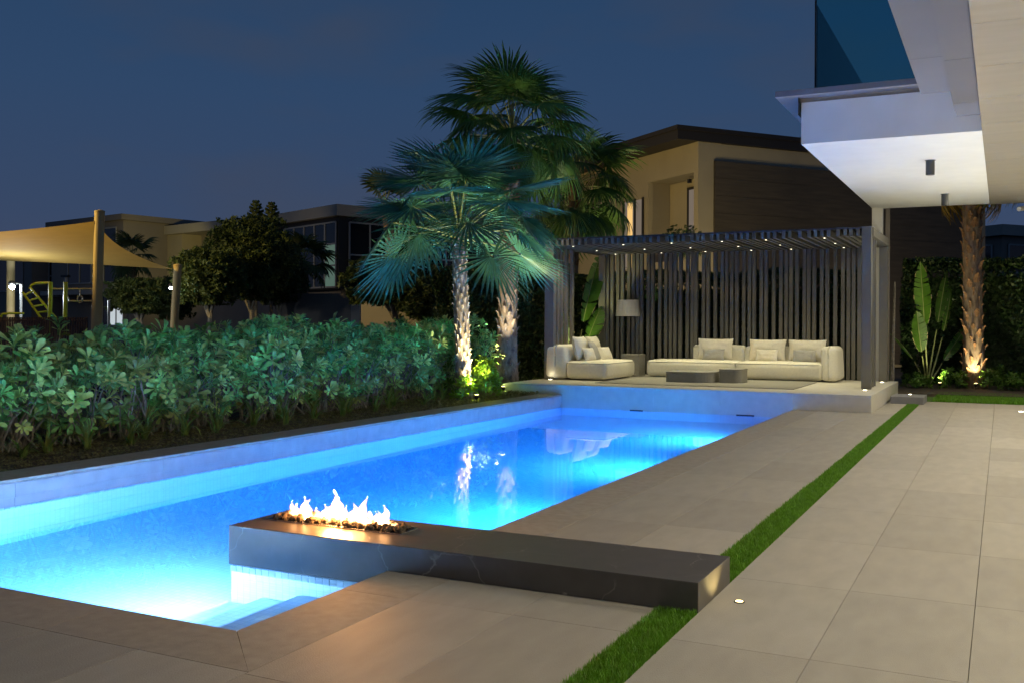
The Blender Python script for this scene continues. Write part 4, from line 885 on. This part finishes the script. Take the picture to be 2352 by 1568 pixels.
# ================================================================== NEIGHBOUR HOUSE BEHIND THE PERGOLA
def frame_thing(name, label, cat, u, dep, ang, group=None):
    "a thing whose local X runs away to the right, Y away to the left, origin at its near corner"
    p = W(u, 748, dep); dirr = AX_D*math.cos(R(ang))+AX_R*math.sin(R(ang)); return thing(name, label, cat, (p.x, p.y, 0), math.atan2(dirr.y, dirr.x), group)
def lb(root, name, m, x0, x1, y0, y1, z0, z1, parent=None):
    o = MB().box(x0, x1, y0, y1, z0, z1).build(name, m, parent or root, world=False); return o
nh = frame_thing('neighbour_house', 'two-storey beige house with dark roof edge behind the pergola', 'house', 1602, 30, 65)
lb(nh, 'wall', 'beige', .0, .85, -.0, .22, 0, 6.95); lb(nh, 'wall', 'beige', .001, .85, 2.78, 9, 0, 6.95); lb(nh, 'wall', 'beige', .002, .85, .221, 2.779, 6.05, 6.949); lb(nh, 'wall', 'beige', .003, .85, .222, 2.778, 0, 3.4)
lb(nh, 'wall', 'beige', .851, 12.4, .012, 9, 0, 6.94); lb(nh, 'wall', 'beige', .850, .90, .013, .1, 0, 6.9)
rf = lb(nh, 'roof', 'roofdark', -.85, 13, -.12, 9.5, 7.24, 7.37); lb(nh, 'roof_soffit', 'roofdark', -.80, 13, -.08, 9.3, 6.951, 7.239)
sp_ = lb(nh, 'stone_panel', 'board', .57, 12.0, -.07, -.001, .1, 6.40)
for k in range(1, 12): lb(nh, 'stone_course', 'board', .575, 11.995, -.076-.004*(k % 2), -.071, 6.40-.53*k+.006, 6.40-.53*(k-1)-.006, sp_)
wd_ = lb(nh, 'window', 'roomdim', .835, .849, .30, 1.72, 3.42, 5.75)
for y in (.30, 1.0, 1.66): lb(nh, 'frame', 'roofdark', .80, .834, y, y+.07, 3.42, 5.80, wd_)
lb(nh, 'frame', 'roofdark', .80, .834, .371, 1.659, 5.72, 5.80, wd_)
cu = MB(); 
for k in range(10): cu.tube([(.815, .45+.05*k+.02*(k % 2), 3.42), (.81, .50+.06*k, 5.7)], [.03, .012], 6, False)
cu.build('curtain', 'curtain', wd_, world=False)
wd2 = lb(nh, 'window', 'roomdim', -.004, .0, 3.05, 4.25, 3.3, 5.55)
lb(nh, 'pane', 'roomlit', -.009, -.0045, 3.72, 4.05, 3.3, 5.5, wd2)
for y in (3.0, 3.50, 4.22): lb(nh, 'frame', 'roofdark', -.05, -.0095, y, y+.09, 3.3, 5.6, wd2)
lb(nh, 'eave_lamp', 'black', .3, .4, .9, 1.0, 5.83, 5.95)
tw = W(1563, 560, 25.5); 
leafy('roof_shrub', 'leafy branch tip showing above the pergola roof in front of the beige house', 'tree', (tw.x, tw.y, 0), .55, .5, .85, 420, .08, 'leaf_tree', 81, .0, False, z0=3.1)
# trunk for that tree
MB().tube([(0, 0, 0), (.03, 0, 1.8), (0, 0, 3.4)], [.06, .05, .02], 7).build('trunk', 'stem', bpy.data.objects['roof_shrub'], world=False)

for i, (u, v, dp, e, au, av, ad) in enumerate(((1500, 740, 25.2, 700, 1530, 480, 31), (1860, 740, 25.0, 330, 1800, 520, 32), (2160, 740, 29.5, 130, 2150, 560, 35.5))):
    p = W(u, v, dp); spike_light(p.x, p.y, .05, 'added uplight on the neighbouring house, unseen behind the tall hedge, ' + ('by the lit windows', 'under the stone panel', 'at its far end')[i], e, (1, .80, .40), W(au, av, ad), (110, 165, 130)[i])  # unseen uplights added behind the hedge to warm the neighbour house
# ================================================================== DISTANT VILLAS
def grid_window(root, face, a0, a1, z0, z1, nx, nz, pm='dglass', off=0.):
    "window on the local plane y=off (face 'x') or x=off (face 'y'): one pane per cell, mullions proud of the panes"
    def bx(nm, m, a, b, za, zb, d0, d1, par):
        if face == 'x': return lb(root, nm, m, a, b, off-d1, off-d0, za, zb, par)
        return lb(root, nm, m, off-d1, off-d0, a, b, za, zb, par)
    wn = bx('window', 'black', a0, a1, z0, z1, .001, .02, root)
    for i in range(nx):
        for j in range(nz):
            bx('pane', pm(i, j) if callable(pm) else pm, a0+(a1-a0)*i/nx+.04, a0+(a1-a0)*(i+1)/nx-.04, z0+(z1-z0)*j/nz+.04, z0+(z1-z0)*(j+1)/nz-.04, .0205, .035, wn)
    fr_ = MB()
    for i in range(nx+1):
        x = a0+(a1-a0)*i/nx
        if face == 'x': fr_.box(x-.04, x+.04, off-.07, off-.0355, z0, z1)
        else: fr_.box(off-.07, off-.0355, x-.04, x+.04, z0, z1)
    for j in range(nz+1):
        z = z0+(z1-z0)*j/nz
        if face == 'x': fr_.box(a0, a1, off-.066, off-.0356, z-.035, z+.035)
        else: fr_.box(off-.066, off-.0356, a0, a1, z-.035, z+.035)
    fr_.build('mullions', 'mull', wn, world=False); return wn
VG = 'distant villas beyond the play area'
va = frame_thing('villa', 'pale two-storey villa with blank upper wall behind the shade sail', 'villa', 282, 52, 38, VG)
lb(va, 'upper_wall', 'taupe', 0, 11, 0, 7.5, 3.1, 6.75); lb(va, 'lower_wall', 'taupe', .6, 10.4, .6, 7, 0, 3.099); lb(va, 'roof', 'taupe', -.25, 11.25, -.25, 7.75, 6.751, 7.05)
grid_window(va, 'y', .6, 5.6, 3.5, 6.4, 4, 2); lb(va, 'balcony_slab', 'beige2', -.9, -.001, .2, 7, 2.85, 3.08)
grid_window(va, 'y', .9, 3.0, 1.2, 2.84, 3, 1, lambda i, j: ('roomwhite', 'roomwhite', 'dglass')[i], .6)
va2 = frame_thing('villa', 'low flat-roofed villa at the far edge behind the lamp flare and shade sail', 'villa', 72, 58, 38, VG)
lb(va2, 'wall', 'taupe', 0, 12, 0, 14, 0, 6.0); lb(va2, 'roof', 'beige2', -.3, 12.3, -.3, 14.3, 6.001, 6.6); grid_window(va2, 'x', 1, 7, 2.9, 5.3, 5, 2); grid_window(va2, 'y', 1, 7, 3.2, 5.3, 4, 1)
lb(va2, 'terrace_wall', 'beige2', 7.2, 12.2, -.6, -.001, 0, 4.2)
vb = frame_thing('villa', 'villa with yellow lit side wall and gridded windows behind the big dark tree', 'villa', 660, 48, 39, VG)
lb(vb, 'lower_wall', 'taupe', .2, 9, .2, 12.4, 0, 3.0); lb(vb, 'upper_wall', 'taupe', .9, 9, .02, 12.6, 3.001, 6.15); lb(vb, 'roof', 'beige2', -.5, 9.3, -.4, 12.9, 6.151, 6.62)
grid_window(vb, 'y', 1, 7.2, 3.3, 6.0, 6, 2, off=.9); sw_ = lb(vb, 'side_wall', 'beige', -.3, .899, 8.6, 11.9, 3.001, 6.14)
light('SPOT', 'wall_spot', tuple(W(330, 600, 43.5)), 900, (1, .84, .30), None, .2, 50, .8, tuple(W(360, 590, 50)))
vc = frame_thing('villa', 'dark villa with tall gridded windows and one greenish lit room', 'villa', 778, 44, 49, VG)
lb(vc, 'lower_wall', 'taupe', .3, 9, .3, 5.2, 0, 2.9); lb(vc, 'upper_wall', 'roofdark', 0, 9, .0, 5.4, 2.901, 6.15); lb(vc, 'roof', 'beige2', -.25, 9.2, -.2, 5.7, 6.151, 6.65)
grid_window(vc, 'y', .2, 5.0, 3.0, 5.9, 5, 3, lambda i, j: 'roomgreen' if i == 0 and j < 2 else 'dglass'); grid_window(vc, 'x', .5, 7, 3.0, 5.9, 6, 2)
vd = frame_thing('villa', 'dark villa with large window bars beyond the lawn hedge on the terrace side', 'villa', 2300, 46, 66, VG)
lb(vd, 'wall', 'taupe', 0, 14, 0, 6, 0, 5.6); lb(vd, 'roof', 'beige2', -.3, 14.3, -.3, 6.3, 5.601, 6.1); grid_window(vd, 'x', .4, 6, 2.6, 5.2, 3, 2); grid_window(vd, 'y', .5, 4, 2.6, 5.2, 2, 2)
vd2 = frame_thing('villa', 'small grey villa end between the brown palm trunk and the far dark villa', 'villa', 2262, 56, 66, VG); lb(vd2, 'wall', 'beige2', 0, 3.2, 0, 4, 0, 6.0); lb(vd2, 'parapet', 'taupe', -.1, 1.4, -.1, 4, 6.001, 7.0); grid_window(vd2, 'x', 1.2, 2.4, 3.0, 4.6, 1, 1)
# boundary walls
bw = thing('boundary_wall', 'grey garden wall in front of the dark gridded villa', 'wall', tuple(W(735, 748, 38).xy)+(0,)); a, b = W(690, 748, 38), W(830, 748, 36.5)
def wall_between(root, a, b, z0, z1, th, m):
    d = (b-a).normalized(); n_ = Vector((-d.y, d.x, 0))*th; q = MB(); P_ = [a, b, b+n_, a+n_]
    q.add([(p.x, p.y, z0) for p in P_]+[(p.x, p.y, z1) for p in P_], [(3, 2, 1, 0), (4, 5, 6, 7), (0, 1, 5, 4), (1, 2, 6, 5), (2, 3, 7, 6), (3, 0, 4, 7)]); return q.build('wall_face', m, root)
wall_between(bw, W(640, 748, 38), W(806, 748, 37), 0, 2.5, .2, 'taupe'); wall_between(bw, W(806, 748, 36.6), W(826, 748, 36.6), 0, 3.0, .5, 'beige2')
bw2 = thing('boundary_wall', 'yellowish lit garden wall behind the conifer and the slim palm', 'wall', tuple(W(950, 748, 33).xy)+(0,)); wall_between(bw2, W(829, 748, 34), W(1120, 748, 33), 0, 2.62, .2, 'beige')
# ================================================================== DISTANT TREES
def tree(label, u, v_top, v_bot, dep, wpx, n, seed, ls=.085, trunk=True, cat='tree', name='tree', m='leaf_tree', lump=3.3):
    p = W(u, 748, dep); zt = W(u, v_top, dep).z; zb_ = W(u, v_bot, dep).z; rx = wpx/2*dep/FPX
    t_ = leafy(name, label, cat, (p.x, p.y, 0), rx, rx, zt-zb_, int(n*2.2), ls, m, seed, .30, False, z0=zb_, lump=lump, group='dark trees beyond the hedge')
    MB().tube([(0, 0, 0), (.05*rx, 0, zb_*.6), (0, .05*rx, zb_+.4*(zt-zb_))], [.12, .10, .04], 7).build('trunk', 'stem', t_, world=False)
    l2 = MB(); rr = random.Random(seed)
    for k in range(5): a = k*1.26; l2.tube([(0, 0, max(.5, zb_*.8)), (rx*.35*math.cos(a), rx*.35*math.sin(a), zb_+.3*(zt-zb_)), (rx*.7*math.cos(a), rx*.7*math.sin(a), zb_+.6*(zt-zb_))], [.06, .04, .015], 5, False)
    l2.build('limbs', 'stem', t_, world=False); return t_
tree('large dark tree with dense crown left of the gridded villa', 575, 500, 690, 36, 190, 9000, 401)
tree('lower olive tree leaning against the large dark one', 480, 570, 700, 33, 150, 6000, 402)
tree('dark round tree beside the glazed villa front', 640, 560, 700, 38, 120, 4500, 403)
tree('small dark tree below the yellow lit villa wall', 320, 640, 720, 34, 130, 4500, 404)
tree('dark shrub tree just beyond the far shade post', 400, 635, 735, 40, 90, 2500, 405)
tree('feathery dark tree under the blue-green palm', 905, 590, 700, 27, 210, 7000, 406, .10)
tree('dark conifer in front of the yellowish garden wall', 985, 640, 735, 26, 140, 4500, 407, .09)
tree('dark bush tree between the tallest palm and pergola post', 1235, 600, 740, 27, 110, 4500, 408, .09)
def norfolk(label, u, v_top, dep, h, seed):
    p = W(u, v_top, dep); rnd = random.Random(seed); t_ = thing('norfolk_pine', label, 'pine tree', (p.x, p.y, 0), group='dark pines above the tree line')
    MB().tube([(0, 0, 0), (0, 0, p.z)], [.10, .01], 6).build('trunk', 'stem', t_, world=False); b = MB()
    for k in range(12):
        z = p.z-.08-k*h/12; L_ = .12+.85*(k/12)**.75*.55
        for j in range(7):
            a = j*2*PI/7+k*.4; e = Vector((math.cos(a), math.sin(a), .35))*L_; q = Vector((0, 0, z))
            for s_ in range(9):
                c = q+e*(s_+1)/9; w_ = Vector((-math.sin(a), math.cos(a), 0))*.09; up_ = Vector((0, 0, .07))
                b.add([c-w_, c+up_+e*.05, c+w_, c-up_*.5], [(0, 1, 2, 3)])
    o = b.build('needles', 'leaf_tree', t_, world=False); o['kind'] = 'stuff'
norfolk('slim pine top above the large dark tree, taller of the pair', 588, 462, 37, 1.6, 1)
norfolk('slim pine top above the large dark tree, shorter of the pair', 624, 466, 37, 1.6, 2)
o = MB()
rr = random.Random(5)
for _ in range(9000):
    x, y = rr.uniform(-30, -11.2), rr.uniform(14, 30); z = .0+abs(rr.gauss(0, .3))+.25*mnoise.noise(Vector((x*.4, y*.4, 0))); s_ = .09; d = Vector((rr.gauss(0, 1), rr.gauss(0, 1), rr.gauss(0, 1))).normalized(); w_ = d.orthogonal().normalized(); p = Vector((x, y, z))
    o.add([p-d*s_, p+w_*s_*.5, p+d*s_, p-w_*s_*.5], [(0, 1, 2, 3)])
tag(o.build('undergrowth', 'leaf_dark'), 'dark low undergrowth between the hedge and the play area', 'undergrowth', kind='stuff')

# ================================================================== PLAY AREA
def post(label, u, v_top, dep, r_, lean=0, z0=0):
    p = W(u, v_top, dep); t_ = thing('sail_post', label, 'post', (p.x, p.y, 0), group='tan posts of the shade sail'); q = Vector((-AX_R.x*lean, -AX_R.y*lean, 0))
    MB().tube([q, Vector((0, 0, p.z-.03)), Vector((0, 0, p.z))], [r_, r_, r_*.96], 18).build('pole', 'pole', t_, world=False, smooth=False)
    MB().lathe([(r_*1.05, p.z-.02), (r_*1.05, p.z+.02), (r_*.3, p.z+.05)], 18).build('cap', 'pole', t_, world=False); return p
post('tall tan post carrying the high corner of the shade sail', 229, 487, 24, .118, .10); post('short leaning tan post at the low tip of the shade sail', 408, 610, 30, .12, .16); post('tan post under the shade sail beside the bright flood lamp', 25, 585, 31, .12)
sl_ = thing('shade_sail', 'tan fabric shade sail stretched between tan posts over the play area', 'shade sail', tuple(W(100, 600, 26)))
A, B_, C_, D_ = W(222, 508, 23.9), W(398, 619, 29.9), W(-260, 590, 31), W(-420, 560, 22)
n = 24; vs_ = []; fs2 = []
for i in range(n+1):
    for j in range(n+1):
        s_, t = i/n, j/n; sag_s, sag_t = .10*4*s_*(1-s_), .10*4*t*(1-t)
        s2, t2 = s_+(.5-s_)*sag_t*1.2, t+(.5-t)*sag_s*1.2
        p = A*(1-s2)*(1-t2)+B_*s2*(1-t2)+C_*s2*t2+D_*(1-s2)*t2; vs_.append(p)
for i in range(n):
    for j in range(n): a = i*(n+1)+j; fs2.append((a, a+1, a+n+2, a+n+1))
MB().add(vs_, fs2).build('fabric', 'sail', sl_, smooth=True)
MB().tube([A, W(229, 520, 24)], .012, 5).build('cable', 'galv', sl_); MB().tube([B_, W(406, 622, 30)], .012, 5).build('cable', 'galv', sl_)
# lime climbing frame
cf = thing('monkey_bars', 'lime green climbing frame with a sloping ladder in the play area', 'climbing frame', tuple(W(110, 700, 26)))
def tb(pts, r_, nm, m, root): MB().tube(pts, r_, 8).build(nm, m, root)
for u in (114, 149): tb([W(u+2, 648, 26), W(u, 765, 26)], .055, 'upright', 'lime', cf)
tb([W(68, 664, 26.6), W(73, 655, 26.6), W(82, 651, 26.5), W(116, 650, 26)], .03, 'top_rail', 'lime', cf)
tb([W(70, 662, 26.6), W(130, 733, 26)], .03, 'ladder_rail', 'lime', cf); tb([W(52, 672, 25.6), W(96, 733, 25.4), W(152, 734, 26)], .03, 'ladder_rail', 'lime', cf)
for k in range(5): t = k/4.6; tb([W(70, 662, 26.6).lerp(W(130, 733, 26), t+.1), W(52, 672, 25.6).lerp(W(96, 733, 25.4), t+.1)], .024, 'rung', 'lime', cf)
tb([W(0, 735, 26), W(5, 722, 26), W(20, 720, 26), W(55, 720, 26)], .03, 'hoop', 'lime', cf)
gy = thing('gym_bars', 'grey pull-up bars with two hanging rings beside the lime frame', 'exercise bars', tuple(W(190, 700, 26.5)))
for v_, in ((664,), (692,)): tb([W(120 if v_ < 680 else 156, v_, 26.5), W(222, v_, 26.5)], .022, 'bar', 'galv', gy)
tb([W(250, 690, 26.5), W(250, 765, 26.5)], .035, 'upright', 'galv', gy)
for u in (152, 184):
    c = W(u, 688, 26.3); ring = [c+Vector((AX_R.x*.07*math.cos(a), AX_R.y*.07*math.cos(a), .09*math.sin(a))) for a in [2*PI*k/14 for k in range(15)]]; tb(ring, .018, 'ring', 'galv', gy); tb([W(u, 664, 26.4), W(u, 680, 26.3)], .012, 'strap', 'galv', gy)
pf = thing('picket_fence', 'dark metal picket fence around the play area', 'fence', tuple(W(80, 748, 25).xy)+(0,))
a, b = W(-60, 748, 25), W(200, 748, 25); pm_ = MB().box(-.018, .018, -.018, .018, 0, 1.35).mesh('picket', 'fence')
for k in range(48):
    p = a.lerp(b, k/47); link('picket', pm_, pf, Matrix.Translation((p.x-pf.location.x, p.y-pf.location.y, .15)))
for z in (.2, 1.42): MB().tube([(a.x, a.y, z), (b.x, b.y, z)], .025, 6).build('rail', 'fence', pf)
def flood(label, u, v_, dep, r_, e, zl=None):
    p = W(u, v_, dep); t_ = thing('flood_lamp', label, 'flood lamp', tuple(p), group='flood lamps in the play area')
    MB().lathe([(r_*.7, -.06), (r_*1.5, -.02), (r_*1.5, .02), (r_*.7, .08)], 14, (p.x, p.y, p.z+r_*1.5)).build('housing', 'black', t_)
    bm = bmesh.new(); bmesh.ops.create_icosphere(bm, subdivisions=2, radius=r_); me = bpy.data.meshes.new('bulb'); bm.to_mesh(me); bm.free(); me.materials.append(M['flood']); link('bulb', me, t_)
    MB().tube([(p.x+.0, p.y+.3, 0), (p.x, p.y+.3, p.z+.1), (p.x, p.y, p.z+r_*1.6)], .04, 8).build('pole', 'galv', t_)
    light('POINT', 'glow', tuple(p-AX_D*1.6+AX_R*.8-Vector((0, 0, .3))), e, (.88, .97, 1.0), t_, .12)
flood('brilliant white flood lamp at the post under the shade sail', 28, 660, 29.5, .075, 180)
flood('small white lamp beside the short leaning post', 392, 662, 32, .05, 5)
# warm street light that tints the sail and posts from the road side
for nm_, u, dp, h, e, (au, ad) in (('hidden behind the large dark tree', 575, 41, 4.2, 110, (560, 50)), ('in front of the blank villa wall', 150, 45, 3.4, 60, (260, 55))):
    p = W(u, 748, dp); q = W(au, 640, ad); t_ = thing('unseen_lamp', 'added low lamp ' + nm_, 'street lamp', (p.x, p.y, 0), group='added lamps near the villas'); MB().tube([(p.x, p.y, 0), (p.x, p.y, h)], [.07, .05], 8).build('pole', 'galv', t_)  # low lamps added out of sight to warm the distant villas
    MB().box(p.x-.2, p.x+.2, p.y-.1, p.y+.1, h+.001, h+.1).build('head', 'black', t_); light('SPOT', 'unseen_light', (p.x, p.y+.15, h-.05), e, (1, .80, .50), t_, .2, 150, .7, q)
t_ = thing('unseen_lamp', 'tall street lamp standing outside the play area', 'street lamp', (-27, 12, 0)); MB().tube([(-27, 12, 0), (-27, 12, 7)], [.09, .06], 8).build('pole', 'galv', t_); MB().box(-27.2, -26.3, 11.9, 12.1, 7, 7.1).build('head', 'black', t_); MB().box(-26.9, -26.4, 11.93, 12.07, 6.985, 6.999).build('lens', 'ledy', t_)
light('SPOT', 'unseen_light', (-26.6, 12, 6.95), 7000, (1, .68, .18), t_, .2, 84, .6, (-18.5, 22, 2.6))
